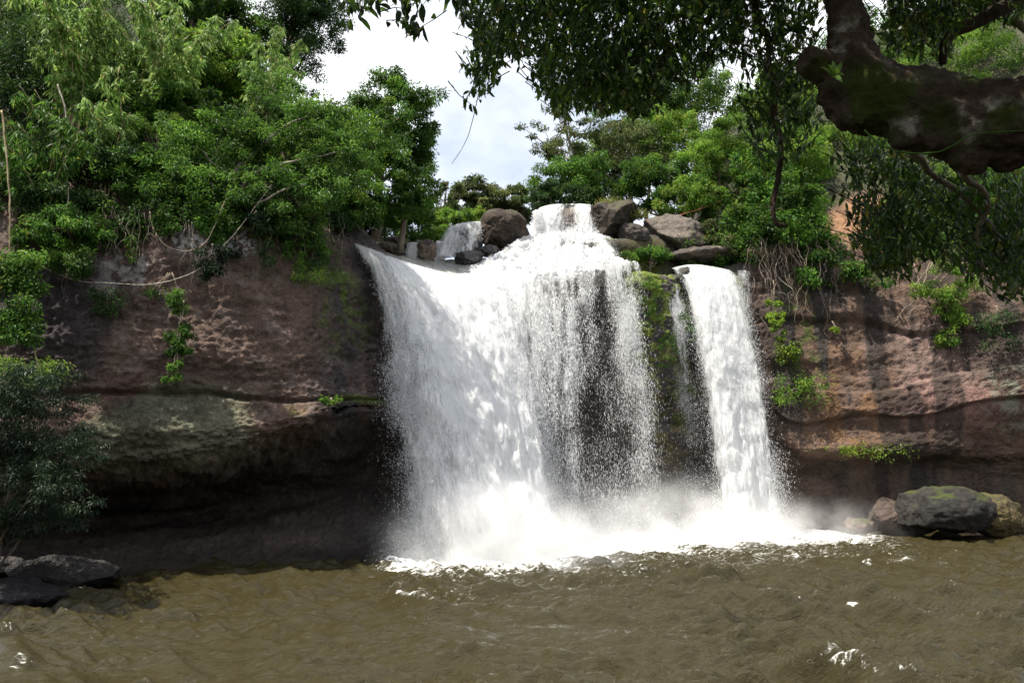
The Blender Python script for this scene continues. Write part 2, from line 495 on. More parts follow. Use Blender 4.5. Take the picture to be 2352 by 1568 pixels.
def foam_mat(name, stretch=(2.4, 0.5), soft=0.20, detail=6, col=(0.95, 0.955, 0.96)):
    """lacy white falling water: holes open where the flow is thin (attribute dens), coordinates run along and down the flow (attribute flow)"""
    m, n, out = new_mat(name)
    at = N(n, 'ShaderNodeAttribute', attribute_name='flow')
    de = N(n, 'ShaderNodeAttribute', attribute_name='dens')
    mp = N(n, 'ShaderNodeMapping'); mp.inputs['Scale'].default_value = (stretch[0], stretch[1], 1)
    n.links.new(at.outputs['Vector'], mp.inputs['Vector'])
    a = N(n, 'ShaderNodeTexNoise'); a.inputs['Scale'].default_value = 1.0; a.inputs['Detail'].default_value = detail; a.inputs['Roughness'].default_value = 0.66; a.inputs['Distortion'].default_value = 0.35
    n.links.new(mp.outputs[0], a.inputs['Vector'])
    big = N(n, 'ShaderNodeMapping'); big.inputs['Scale'].default_value = (stretch[0] * 0.3, stretch[1] * 0.3, 1); n.links.new(at.outputs['Vector'], big.inputs['Vector'])
    bn = N(n, 'ShaderNodeTexNoise'); bn.inputs['Scale'].default_value = 1.0; bn.inputs['Detail'].default_value = 4; n.links.new(big.outputs[0], bn.inputs['Vector'])
    mp2 = N(n, 'ShaderNodeMapping'); mp2.inputs['Scale'].default_value = (stretch[0] * 3.4, stretch[1] * 2.6, 1); mp2.inputs['Location'].default_value = (3.1, 9.2, 0)
    n.links.new(at.outputs['Vector'], mp2.inputs['Vector'])
    b = N(n, 'ShaderNodeTexNoise'); b.inputs['Scale'].default_value = 1.0; b.inputs['Detail'].default_value = 4; b.inputs['Roughness'].default_value = 0.7; b.inputs['Distortion'].default_value = 0.8
    n.links.new(mp2.outputs[0], b.inputs['Vector'])
    mixn = N(n, 'ShaderNodeMath', operation='MULTIPLY_ADD'); mixn.inputs[1].default_value = 0.45
    h = N(n, 'ShaderNodeMath', operation='MULTIPLY'); h.inputs[1].default_value = 0.55
    n.links.new(a.outputs['Fac'], h.inputs[0]); n.links.new(b.outputs['Fac'], mixn.inputs[0]); n.links.new(h.outputs[0], mixn.inputs[2])
    sub = N(n, 'ShaderNodeMath', operation='ADD')       # noise + (dens-0.5)*0.5
    dd = N(n, 'ShaderNodeMath', operation='MULTIPLY_ADD'); dd.inputs[1].default_value = 0.6; dd.inputs[2].default_value = -0.30
    bb = N(n, 'ShaderNodeMath', operation='MULTIPLY_ADD'); bb.inputs[1].default_value = 0.45; bb.inputs[2].default_value = -0.225; n.links.new(bn.outputs['Fac'], bb.inputs[0])
    d2 = N(n, 'ShaderNodeMath', operation='ADD'); n.links.new(de.outputs['Fac'], dd.inputs[0]); n.links.new(dd.outputs[0], d2.inputs[0]); n.links.new(bb.outputs[0], d2.inputs[1]); n.links.new(d2.outputs[0], sub.inputs[0]); n.links.new(mixn.outputs[0], sub.inputs[1])
    mr = N(n, 'ShaderNodeMapRange'); mr.inputs[1].default_value = 0.5 - soft / 2; mr.inputs[2].default_value = 0.5 + soft / 2
    n.links.new(sub.outputs[0], mr.inputs[0])
    # never opaque where dens is zero
    dz = N(n, 'ShaderNodeMapRange'); dz.inputs[1].default_value = 0.0; dz.inputs[2].default_value = 0.18
    n.links.new(de.outputs['Fac'], dz.inputs[0])
    al = N(n, 'ShaderNodeMath', operation='MULTIPLY'); mr.inputs[4].default_value = 0.93; n.links.new(mr.outputs[0], al.inputs[0]); n.links.new(dz.outputs[0], al.inputs[1])
    bp = N(n, 'ShaderNodeBump'); bp.inputs['Strength'].default_value = 0.9; bp.inputs['Distance'].default_value = 0.30
    n.links.new(mixn.outputs[0], bp.inputs['Height'])
    df = N(n, 'ShaderNodeBsdfDiffuse'); df.inputs['Color'].default_value = (*col, 1); n.links.new(bp.outputs[0], df.inputs['Normal'])
    tl = N(n, 'ShaderNodeBsdfTranslucent'); tl.inputs['Color'].default_value = (*col, 1); n.links.new(bp.outputs[0], tl.inputs['Normal'])
    m1 = N(n, 'ShaderNodeMixShader'); m1.inputs[0].default_value = 0.5
    n.links.new(df.outputs[0], m1.inputs[1]); n.links.new(tl.outputs[0], m1.inputs[2])
    tp = N(n, 'ShaderNodeBsdfTransparent')
    m2 = N(n, 'ShaderNodeMixShader')
    n.links.new(al.outputs[0], m2.inputs[0]); n.links.new(tp.outputs[0], m2.inputs[1]); n.links.new(m1.outputs[0], m2.inputs[2])
    n.links.new(m2.outputs[0], out.inputs['Surface'])
    return m


M_FALL = foam_mat('falling_water')
M_CASC = foam_mat('cascade_water', (3.2, 0.9), 0.14)


def drop_mat():
    m, n, out = new_mat('water_drops')
    df = N(n, 'ShaderNodeBsdfDiffuse'); df.inputs['Color'].default_value = (0.9, 0.91, 0.93, 1)
    tl = N(n, 'ShaderNodeBsdfTranslucent'); tl.inputs['Color'].default_value = (0.9, 0.91, 0.93, 1)
    m1 = N(n, 'ShaderNodeMixShader'); m1.inputs[0].default_value = 0.45
    n.links.new(df.outputs[0], m1.inputs[1]); n.links.new(tl.outputs[0], m1.inputs[2])
    n.links.new(m1.outputs[0], out.inputs['Surface'])
    return m


M_DROP = drop_mat()


def water_mat(name, base=(0.028, 0.0230, 0.0090)):
    m, n, out = new_mat(name)
    geo = N(n, 'ShaderNodeNewGeometry')
    mp = N(n, 'ShaderNodeMapping'); mp.inputs['Scale'].default_value = (0.8, 1.9, 1.0)
    n.links.new(geo.outputs['Position'], mp.inputs['Vector'])
    a = N(n, 'ShaderNodeTexNoise'); a.inputs['Scale'].default_value = 3.2; a.inputs['Detail'].default_value = 5; a.inputs['Roughness'].default_value = 0.60; a.inputs['Distortion'].default_value = 1.6
    n.links.new(mp.outputs[0], a.inputs['Vector'])
    bp = N(n, 'ShaderNodeBump'); bp.inputs['Strength'].default_value = 1.0; bp.inputs['Distance'].default_value = 0.075
    n.links.new(a.outputs['Fac'], bp.inputs['Height'])
    p = N(n, 'ShaderNodeBsdfPrincipled'); p.inputs['Roughness'].default_value = 0.04; p.inputs['IOR'].default_value = 1.33
    fo = N(n, 'ShaderNodeAttribute', attribute_name='foam')
    b = N(n, 'ShaderNodeTexNoise'); b.inputs['Scale'].default_value = 2.4; b.inputs['Detail'].default_value = 9; b.inputs['Roughness'].default_value = 0.78; b.inputs['Distortion'].default_value = 1.2
    n.links.new(mp.outputs[0], b.inputs['Vector'])
    ad = N(n, 'ShaderNodeMath', operation='MULTIPLY_ADD'); ad.inputs[1].default_value = 1.8; ad2 = N(n, 'ShaderNodeMath', operation='SUBTRACT'); ad2.inputs[1].default_value = 0.40; n.links.new(fo.outputs['Fac'], ad2.inputs[0]); n.links.new(b.outputs['Fac'], ad.inputs[0]); n.links.new(ad2.outputs[0], ad.inputs[2])
    mr = N(n, 'ShaderNodeMapRange'); mr.inputs[1].default_value = 0.84; mr.inputs[2].default_value = 1.10; n.links.new(ad.outputs[0], mr.inputs[0])
    c = N(n, 'ShaderNodeMix', data_type='RGBA'); c.inputs[6].default_value = (*base, 1); c.inputs[7].default_value = (0.80, 0.80, 0.78, 1)
    n.links.new(mr.outputs[0], c.inputs[0])
    rr = N(n, 'ShaderNodeMapRange'); rr.inputs[3].default_value = 0.04; rr.inputs[4].default_value = 0.6; n.links.new(mr.outputs[0], rr.inputs[0])
    n.links.new(rr.outputs[0], p.inputs['Roughness'])
    n.links.new(c.outputs[2], p.inputs['Base Color']); n.links.new(bp.outputs[0], p.inputs['Normal'])
    n.links.new(p.outputs[0], out.inputs['Surface'])
    return m


M_WATER = water_mat('muddy_water')
M_RIVER = water_mat('river_water', (0.16, 0.16, 0.14))

# ------------------------------------------------------------------ terrain: cliff lofted from surveyed columns
# rows: waterline, ledge, cave back, roof lip, band front, crack, mid face, brow, bank, hill, far   as (v, d) or ('z', z, d)
COLS = [
    (-190, [(590, 34), (565, 36), (545, 38), (500, 36), (440, 34), (392, 34.5), (300, 35), (200, 37), (90, 46), (-40, 58), (-260, 90)]),
    (-60, [(583, 37), (552, 40), (528, 45), (488, 39.5), (440, 37.5), (393, 38), (300, 38.7), (212, 40.5), (110, 50), (0, 62), (-120, 95)]),
    (30, [(573, 40), (548, 43), (522, 49), (484, 41.5), (440, 39), (393, 39.6), (300, 40.5), (212, 43), (125, 52), (30, 64), (-70, 95)]),
    (100, [(566, 42.5), (545, 45), (518, 51), (482, 42.5), (440, 40.2), (391, 40.8), (300, 41.7), (210, 44.5), (130, 53), (50, 64), (-20, 95)]),
    (170, [(563, 43.5), (540, 46), (513, 53), (474, 43), (440, 41), (393, 41.6), (305, 42.6), (206, 45.3), (140, 54), (80, 65), (30, 95)]),
    (245, [(560, 44.7), (535, 47), (502, 53), (455, 44), (432, 42), (397, 42.5), (310, 43.6), (212, 46.3), (160, 55), (115, 66), (90, 95)]),
    (315, [(557, 46), (527, 48), (492, 53), (430, 45.2), (416, 43.8), (400, 44), (312, 45.4), (228, 48), (190, 56), (165, 68), (170, 95)]),
    (355, [(554, 47.8), (518, 50), (480, 54), (416, 47.5), (408, 46.6), (398, 46.8), (320, 48), (247, 50.4), (228, 56), ('z', 22, 70), ('z', 24, 110)]),
    (395, [(547, 51), (508, 53), (470, 56), (420, 53), (408, 52.2), (395, 52), (330, 52), (264, 53.4), ('z', 19.7, 58), ('z', 20.5, 70), ('z', 24, 120)]),
    (440, [(540, 55), (500, 57), (460, 59), (420, 58), (405, 57.5), (390, 57.5), (340, 57.2), (277, 56.8), ('z', 19.9, 61), ('z', 21, 71), ('z', 24, 120)]),
    (490, [(534, 60), (500, 61), (460, 62), (420, 61.5), (405, 61.2), (390, 61.2), (340, 61), (285, 59.4), ('z', 20.3, 63.5), ('z', 22, 70), ('z', 24, 120)]),
    (545, [(533, 61), (500, 61.5), (460, 62), (420, 62), (405, 61.8), (390, 61.6), (340, 61.2), (287, 59.8), ('z', 21.6, 65.5), ('z', 24.6, 69.5), ('z', 24, 120)]),
    (600, [(532, 61.5), (500, 62), (460, 62), (420, 62), (405, 61.8), (390, 61.6), (340, 61.2), (284, 60.2), ('z', 21.6, 65.5), ('z', 24.6, 69.5), ('z', 24, 120)]),
    (640, [(532, 61.5), (500, 61.8), (460, 62), (420, 61.8), (405, 61.4), (390, 61), (335, 61), (274, 61.8), ('z', 21.3, 65.5), ('z', 26.0, 71), ('z', 27, 120)]),
    (665, [(531, 62.2), (500, 62), (460, 61.8), (420, 61.6), (405, 61.5), (390, 61.3), (330, 61.8), (280, 63.4), ('z', 21.5, 66.5), ('z', 26.5, 72), ('z', 32, 120)]),
    (700, [(530, 63.5), (500, 64), (460, 64), (420, 64), (405, 64), (390, 64), (335, 64.3), (272, 65.2), ('z', 21.6, 68), ('z', 27.5, 74), (150, 110)]),
    (745, [(529, 64), (500, 64), (460, 64), (420, 64), (405, 64), (390, 63.8), (340, 64), (270, 65.6), (258, 67), (215, 74), (100, 110)]),
    (795, [(529, 64), (508, 64), (480, 64.4), (460, 64.2), (447, 62.6), (425, 63), (345, 63.8), (268, 65.5), (240, 67.5), (190, 74), (70, 105)]),
    (855, [(530, 63), (508, 63), (482, 63.6), (461, 63.4), (449, 61.4), (425, 62), (350, 62.8), (270, 64.6), (232, 67), (176, 72), (40, 100)]),
    (925, [(531, 62), (510, 62), (484, 62.6), (462, 62.4), (449, 60.6), (420, 60.6), (350, 61.3), (276, 63), (235, 66), (165, 72), (10, 98)]),
    (1000, [(532, 60.5), (510, 60.5), (484, 61), (462, 60.6), (447, 59.8), (400, 59), (340, 59.7), (280, 61.5), (230, 65), (150, 72), (-20, 96)]),
    (1090, [(533, 59), (510, 59), (484, 59.5), (462, 59), (440, 58), (395, 57.5), (330, 58), (270, 60), (210, 64), (120, 70), (-60, 94)]),
    (1280, [(545, 52), (520, 52), (490, 52), (460, 51.5), (435, 51), (390, 51), (320, 51.5), (250, 54), (180, 58), (80, 66), (-140, 90)]),
]
NR = 11


def cpt(u, e):
    if e[0] == 'z':
        return PZ(u, e[1], e[2])
    return P(u, e[0], e[1])


ctrl = np.array([[cpt(u, e) for e in rows] for u, rows in COLS])      # (C, R, 3)
low = ctrl[:, :1].copy(); low[:, :, 2] = -3.0
ctrl[:, 0, 2] = 0.0
ctrl = np.concatenate([low, ctrl], 1)                                    # row 0 under water
seg = [6, 30, 26, 26, 22, 26, 60, 56, 24, 24, 20]
rowx = np.concatenate([i + np.arange(s) / s for i, s in enumerate(seg)] + [[len(seg)]])
colx = np.linspace(0, len(COLS) - 1, 34 * (len(COLS) - 1) + 1)
G = catmull(ctrl, colx)                                                  # (c, R, 3)
G = np.swapaxes(catmull(np.swapaxes(G, 0, 1), rowx), 0, 1)               # (c, r, 3)
ctrl_u = np.interp(colx, np.arange(len(COLS)), [c[0] for c in COLS])
dc = np.gradient(G, axis=0); dr = np.gradient(G, axis=1)
Nrm = unit(np.cross(dc, dr))
Nrm[Nrm[..., 1] > 0.5] *= 1
rr_ = rowx[None, :] * np.ones((len(colx), 1))
ctr_ = (sstep(400, 440, ctrl_u) * sstep(680, 640, ctrl_u))[:, None]
face = sstep(0.5, 1.5, rr_) * (1 - (0.3 + 0.5 * ctr_) * sstep(7.6, 8.3, rr_))
pos = G.copy()
strata = pos * np.array([0.35, 0.35, 1.3])
dis = 0.55 * fbm(pos * 0.22, 3, 11) + 0.42 * fbm(strata * 0.6, 3, 21) + 0.15 * (0.5 - np.abs(fbm(pos * np.array([0.5, 0.5, 1.6]), 4, 31))) + 0.13 * fbm(pos * 2.1, 3, 36) + 0.17 * fbm(pos * 5.0, 2, 41)
left = sstep(420, 330, ctrl_u)[:, None]
right = sstep(740, 790, ctrl_u)[:, None]
dis = dis * (1 - 0.45 * right)
# the horizontal crack between the upper face and the lower band, and ledges on the right
wav = 0.10 * fbm(np.stack([pos[..., 0] * 0.25, pos[..., 0] * 0, pos[..., 0] * 0], -1), 3, 7)
crack = np.exp(-((rr_ - 6.0 - wav) / 0.035) ** 2) * (0.55 + 0.9 * np.clip(fbm(pos * np.array([0.3, 0.3, 0]), 2, 77), 0, 1)) * left
for k, (rc, am) in enumerate(((6.55, 0.30), (7.25, 0.35), (7.62, 0.25), (6.1, 0.30))):
    w = 0.16 * fbm(np.stack([pos[..., 0] * 0.18 + k * 9, pos[..., 0] * 0, pos[..., 0] * 0], -1), 4, 70 + k)
    crack = crack + right * am * np.exp(-((rr_ - rc - w) / 0.03) ** 2) * sstep(-0.1, 0.3, fbm(pos * 0.2 + k * 5, 2, 90 + k))
    step = right * 0.42 * sstep(-0.02, 0.02, rr_ - rc - w) * (1 if k % 2 else -1)
    dis = dis + step
for k, (rc, am) in enumerate(((7.15, 0.30), (7.75, 0.40))):
    w = 0.2 * fbm(np.stack([pos[..., 0] * 0.2 + k * 4, pos[..., 0] * 0, pos[..., 0] * 0], -1), 4, 170 + k)
    dis = dis + left * am * (sstep(-0.03, 0.03, rr_ - rc - w) - 0.5) * sstep(-0.2, 0.2, fbm(pos * 0.15 + 3 + k, 2, 95))
# soft pebbly knobs of the conglomerate
peb = np.abs(fbm(pos * 2.3, 2, 55))
dis = dis + 0.16 * peb
if np.mean(Nrm[:, 60:200, 1]) > 0:
    Nrm = -Nrm
G = G + Nrm * (dis * face)[..., None] - Nrm * (crack * 0.9)[..., None]
CLIFF = G
nc_, nr_ = G.shape[:2]
_w = G[:, (rowx > 0.9) & (rowx < 8.7)].reshape(-1, 3)
_f = _w[:, 1] * CP + (_w[:, 2] - H_CAM) * SP
_su = 512 + F * _w[:, 0] / _f
_sv = 341 - F * (-_w[:, 1] * SP + (_w[:, 2] - H_CAM) * CP) / _f


def surf(u, v, r=4.0):
    """distance of the rock face in that direction"""
    m = (np.abs(_su - u) < r) & (np.abs(_sv - v) < r)
    return float(_w[m, 1].min()) if m.any() else 1e9


X, Y, Z = G[..., 0], G[..., 1], G[..., 2]

# (see below)
# surface colours: stains of the rock, with some light and shade put in
def patch(u, v, d, ru, rv, soft=0.5, seed=0, ns=0.35, na=0.5):
    c = P(u, v, d)
    q = np.sqrt(((X - c[0]) / pxm(ru, d)) ** 2 + ((Z - c[2]) / pxm(rv, d)) ** 2)
    q = q + na * fbm(G * ns + seed * 7.7, 4, 300 + seed)
    return 1 - sstep(1 - soft, 1 + soft * 0.4, q)


def lay(col, c, m):
    return col * (1 - m[..., None]) + np.array(c) * m[..., None]


nA = fbm(G * 0.3, 4, 201); nB = fbm(G * 1.6, 4, 211); nC = fbm(G * np.array([0.9, 0.9, 0.12]), 4, 221); nD = fbm(G * 6.0, 2, 231); nE = fbm(G * np.array([0.75, 0.3, 0.035]), 4, 241)
base = np.array([0.104, 0.069, 0.055])
colr = np.ones(G.shape) * base
colr = lay(colr, (0.07, 0.046, 0.039), sstep(0.0, 0.5, nA) * 0.8)
colr = lay(colr, (0.16, 0.125, 0.11), sstep(0.05, 0.5, nB) * 0.6)
# left wall
colr = lay(colr, (0.085, 0.045, 0.036), patch(110, 435, 40, 60, 60, seed=1) * 0.8)
colr = lay(colr, (0.125, 0.122, 0.08), patch(170, 432, 41, 78, 52, 0.35, seed=2) * 0.9)
colr = lay(colr, (0.06, 0.06, 0.045), patch(150, 408, 41, 60, 14, 0.6, seed=3) * 0.6)
colr = lay(colr, (0.33, 0.30, 0.28), patch(250, 447, 42.5, 25, 16, 0.5, seed=4) * 0.7 * sstep(0.0, 0.25, nB + nD))
colr = lay(colr, (0.42, 0.41, 0.41), patch(205, 237, 44, 56, 26, 0.35, seed=5) * sstep(-0.12, 0.12, nD * 0.9 + nB * 0.5 + 0.3 * nC))
colr = lay(colr, (0.40, 0.39, 0.38), patch(120, 275, 42, 30, 25, 0.5, seed=6) * sstep(0.05, 0.3, nB + 0.5 * nC) * 0.6)
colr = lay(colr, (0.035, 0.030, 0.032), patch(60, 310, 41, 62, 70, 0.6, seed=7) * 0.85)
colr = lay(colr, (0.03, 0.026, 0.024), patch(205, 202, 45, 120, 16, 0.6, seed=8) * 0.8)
streak = sstep(-0.25, 0.25, nC)
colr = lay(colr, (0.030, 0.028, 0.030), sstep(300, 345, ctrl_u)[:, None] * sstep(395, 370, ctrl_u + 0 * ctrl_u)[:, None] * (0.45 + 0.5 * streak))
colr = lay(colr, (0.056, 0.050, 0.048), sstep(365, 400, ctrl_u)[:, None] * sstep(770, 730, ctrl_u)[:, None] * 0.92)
colr = lay(colr, (0.035, 0.05, 0.010), patch(300, 245, 46.5, 55, 40, 0.6, seed=9) * sstep(-0.2, 0.2, nB + 0.4 * nC) * 0.75)
colr = lay(colr, (0.07, 0.11, 0.012), patch(325, 272, 46.5, 26, 14, 0.5, seed=10) * sstep(-0.25, 0.1, nB) * 0.9)
colr = lay(colr, (0.06, 0.085, 0.012), patch(345, 310, 47.5, 22, 45, 0.6, seed=11) * sstep(-0.1, 0.2, nB + nD * 0.5) * 0.8)
colr = lay(colr, (0.09, 0.13, 0.015), patch(380, 402, 50, 26, 5, 0.6, seed=12) * 0.7)
colr = lay(colr, (0.16, 0.13, 0.02), patch(292, 410, 43, 16, 8, 0.6, seed=13) * 0.6 * sstep(-0.1, 0.2, nB))
# the undercut and its floor, darkened: its shade is put into the colour
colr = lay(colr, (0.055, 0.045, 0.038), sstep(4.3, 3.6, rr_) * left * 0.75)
# rib between the falls, mossy
colr = lay(colr, (0.13, 0.18, 0.02), patch(658, 310, 61, 44, 75, 0.5, seed=14) * sstep(-0.2, 0.15, nB + 0.3 * nA) * 0.9)
colr = lay(colr, (0.13, 0.11, 0.04), patch(670, 400, 61, 50, 75, 0.7, seed=15) * sstep(-0.2, 0.2, nB) * 0.8)
colr = lay(colr, (0.08, 0.11, 0.012), patch(736, 300, 65, 10, 40, 0.6, seed=16) * 0.85)
colr = lay(colr, (0.07, 0.062, 0.03), patch(640, 255, 66, 36, 22, 0.5, seed=31))
colr = lay(colr, (0.08, 0.11, 0.015), patch(640, 262, 65, 40, 16, 0.6, seed=32) * sstep(-0.1, 0.1, nB))
# right wall
rw = sstep(745, 785, ctrl_u)[:, None] * sstep(8.6, 8.2, rr_)
colr = lay(colr, (0.10, 0.063, 0.045), rw * 0.75)
colr = lay(colr, (0.16, 0.108, 0.092), patch(945, 372, 61, 62, 55, 0.45, seed=17, na=0.8) * 0.9)  # pinkish rock made lighter: the soft sunlight on it is in the colour
colr = lay(colr, (0.19, 0.10, 0.085), patch(930, 405, 61, 70, 24, 0.6, seed=18) * 0.55)
colr = lay(colr, (0.15, 0.08, 0.037), patch(850, 400, 62, 55, 60, 0.6, seed=19) * sstep(-0.15, 0.3, nC) * 0.7)
colr = lay(colr, (0.038, 0.032, 0.030), rw * sstep(905, 850, ctrl_u)[:, None] * sstep(5.4, 6.3, rr_) * sstep(-0.12, 0.10, nE + 0.25 * nA) * 0.94)
colr = lay(colr, (0.04, 0.03, 0.026), patch(1000, 345, 60, 42, 45, 0.5, seed=20) * 0.85)
colr = lay(colr, (0.20, 0.20, 0.15), patch(1015, 400, 59, 30, 40, 0.5, seed=21) * sstep(0.0, 0.2, nB) * 0.7)
colr = lay(colr, (0.055, 0.045, 0.038), rw * sstep(5.0, 4.2, rr_) * (0.35 + 0.5 * sstep(-0.1, 0.3, nC)))  # streaky dark below the ledge: its underside shade put into the colour
colr = lay(colr, (0.11, 0.15, 0.012), patch(862, 450, 61.6, 56, 5, 0.6, seed=22) * sstep(-0.2, 0.1, nB) * 0.9)
colr = lay(colr, (0.06, 0.09, 0.012), patch(800, 330, 63.8, 22, 75, 0.6, seed=23) * sstep(0.0, 0.3, nB + 0.3 * nC) * 0.7)
colr = lay(colr, (0.032, 0.024, 0.021), rw * sstep(800, 830, ctrl_u)[:, None] * sstep(0.03, 0.16, nE - 0.12 * sstep(7.5, 6.0, rr_)) * 0.8)
# orange earth bank above the right wall
colr = lay(colr, (0.27, 0.145, 0.078), patch(865, 228, 67, 48, 46, 0.4, seed=24) * (0.8 + 0.2 * nB))
# soil under the woods
soil = sstep(8.25, 8.8, rr_) * (1 - patch(865, 228, 67, 48, 50, 0.4, seed=24)) * (1 - sstep(360, 400, ctrl_u) * sstep(720, 690, ctrl_u))[:, None]
colr = lay(colr, (0.035, 0.040, 0.018), soil * 0.9)
colr = np.clip(colr * (1 + 0.22 * nD[..., None]), 0.005, 0.7)
# wetness darkens near the waterline
colr = colr * (1 - 0.55 * sstep(1.2, 0.2, Z))[..., None]
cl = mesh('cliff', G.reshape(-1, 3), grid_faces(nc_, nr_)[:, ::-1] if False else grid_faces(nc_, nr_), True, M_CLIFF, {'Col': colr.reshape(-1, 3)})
tag(obj('cliff', cl), 'reddish brown conglomerate cliff curving round the plunge pool', kind='structure')

# broad ground sheet reaching the horizon, and the near bank
gm = rock_mat('forest_soil', False, (0.045, 0.045, 0.022), 0.3, 0.6)
s = np.array([-2500, -600, -200, -80, 80, 200, 600, 2500.])
gx, gy = np.meshgrid(s, s, indexing='ij')
gv = np.stack([gx, gy, np.full_like(gx, -3.4)], -1).reshape(-1, 3)
tag(obj('ground', mesh('ground', gv, grid_faces(8, 8), True, gm)), 'dark forest soil', kind='structure')
bx, by = np.meshgrid(np.linspace(-60, 60, 120), np.linspace(-40, 11, 60), indexing='ij')
bz = -3.0 + 7.2 * sstep(11, 2, by + 1.5 * fbm(np.stack([bx * 0.15, by * 0.15, bx * 0], -1), 3, 5)) + 0.4 * fbm(np.stack([bx * 0.5, by * 0.5, bx * 0], -1), 3, 6)
bz = np.minimum(bz, 4.3)
tag(obj('river_bank', mesh('river_bank', np.stack([bx, by, bz], -1).reshape(-1, 3), grid_faces(120, 60), True, gm)), 'earth bank', kind='structure')

# ------------------------------------------------------------------ plunge pool
def pool():
    ys = [7.0]
    while ys[-1] < 66:
        ys.append(ys[-1] + 0.045 + 0.0016 * ys[-1])
    ys = np.array(ys)
    n = 1300
    sx = np.linspace(-1, 1, n)
    hw = ys * 0.78 + 6
    xg = sx[:, None] * hw[None, :]
    yg = np.broadcast_to(ys[None, :], xg.shape)
    z = np.zeros_like(xg)
    rng = np.random.default_rng(5)
    dxy = np.stack([xg, yg], -1)
    warp = 0.9 * fbm(np.stack([xg * 0.12, yg * 0.12, xg * 0], -1), 2, 3)
    amp_env = 0.75 + 0.5 * fbm(np.stack([xg * 0.10, yg * 0.10, xg * 0 + 4], -1), 2, 8)
    for k in range(24):
        lam = 0.36 * 1.125 ** k
        th = math.radians(-97 + rng.normal(0, 34))
        kx, ky = math.cos(th) * 2 * math.pi / lam, math.sin(th) * 2 * math.pi / lam
        ph = kx * xg + ky * yg + rng.random() * 6.28 + warp * (2.0 + 3 / lam ** 0.5)
        a = 0.105 * lam ** 0.95 * min(1.0, (1.0 / lam) ** 0.55)
        loc = sstep(-0.15, 0.5, fbm(np.stack([xg * 0.5 / lam ** 0.6, yg * 0.5 / lam ** 0.6, xg * 0 + k], -1), 2, 40 + k))
        z += a * loc * ((1 - np.abs(np.sin(ph / 2))) * 2 - 1 if k % 2 == 0 else np.sin(ph))
    z += 0.05 * (0.5 - np.abs(fbm(np.stack([xg * 1.1, yg * 1.9, xg * 0], -1), 3, 19)))
    z *= 1.25 * amp_env
    p97, p99 = np.percentile(z, [97.0, 99.6])
    # churn in front of the falls
    base = np.array([(410, 47.0), (470, 46.5), (540, 47.5), (580, 51), (640, 56), (690, 57), (740, 58.5), (780, 59.5), (850, 61)])
    bxw = (base[:, 0] - 512) / F * base[:, 1]
    yl = np.interp(xg, bxw, base[:, 1])
    ahead = yl - yg
    inx = sstep(bxw[0] - 3.0, bxw[0] + 0.5, xg) * sstep(bxw[-1] + 6, bxw[-1] - 3, xg)
    nz1 = fbm(np.stack([xg * 0.35, yg * 0.5, xg * 0], -1), 3, 23)
    churn = inx * sstep(7.5, 0.3, ahead + 2.5 * nz1)
    z += churn * (0.10 * fbm(np.stack([xg * 0.8, yg * 1.1, xg * 0], -1), 4, 29) + 0.05)
    hz = fbm(np.stack([xg * 0.22, yg * 0.3, xg * 0], -1), 3, 33)
    foam = 0.30 * churn ** 1.6 + 0.30 * inx * sstep(22, 0.0, ahead + 6 * nz1) ** 1.3
    # whitecaps on some crests
    crest = sstep(p97, p99, z + 0.02 * fbm(np.stack([xg * 3, yg * 3, xg * 0], -1), 2, 44))
    spots = sstep(0.18, 0.42, fbm(np.stack([xg * 0.55, yg * 0.7, xg * 0 + 9], -1), 2, 37))
    foam += crest * (0.08 + 0.18 * spots) + 0.04 * (xg > 5)
    # a few breaking caps, where they show
    for (u, v, ru, am) in ((490, 674, 10, .0), (850, 607, 13, .95), (22, 667, 12, .9), (8, 633, 10, .7), (572, 589, 7, .8), (868, 563, 7, .75), (796, 558, 7, .7), (932, 612, 9, .6), (780, 589, 8, .35), (660, 606, 8, .35), (1015, 583, 7, .3), (700, 570, 9, .3), (35, 601, 7, .3), (68, 592, 9, .25), (250, 562, 5, .3), (168, 640, 14, .2), (945, 565, 8, .7), (905, 560, 10, .6)):
        b = (341 - v) / F
        d = -H_CAM / ((SP + b * CP) / (CP - b * SP))
        c = P(u, v, d)
        r = pxm(ru, d)
        g = np.exp(-(((xg - c[0]) / r) ** 2 + ((yg - c[1]) / (r * 0.9)) ** 2))
        z += g * 0.20 * (am + 0.1) * (1 + 0.8 * fbm(np.stack([xg * 4, yg * 4, xg * 0], -1), 2, 50))
        foam += g * am * 0.45
    shore = np.exp(-((xg + 17) / 3) ** 2 - ((yg - 33.5) / 1.5) ** 2)
    V = np.stack([xg, yg, z], -1).reshape(-1, 3)
    me = mesh('water', V, grid_faces(n, len(ys)), True, M_WATER, {'foam': foam.reshape(-1)})
    return tag(obj('water', me), 'muddy brown choppy plunge pool', kind='structure')


pool()

# ------------------------------------------------------------------ falling water
GRAV = 9.81


def lerp_rows(a, s):
    a = np.asarray(a, float)
    x = s * (len(a) - 1)
    return catmull(a, x) if len(a) > 2 else a[0] * (1 - s)[:, None] + a[-1] * s[:, None]


def lerp1(a, s):
    return np.interp(s, np.linspace(0, 1, len(a)), a)


def traj(lip, land, s, zl, vz0=0.0):
    """start points, velocity and fall time of the water leaving the lip at s"""
    L = lerp_rows([P(*q) for q in lip], s)
    E = lerp_rows([PZ(u, z, d) for (u, d), z in zip(land, zl)], s)
    dz = np.maximum(L[:, 2] - E[:, 2], 0.05)
    tf = (vz0 + np.sqrt(vz0 ** 2 + 2 * GRAV * dz)) / GRAV
    vel = (E - L) / tf[:, None]
    vel[:, 2] = vz0
    return L, vel, tf


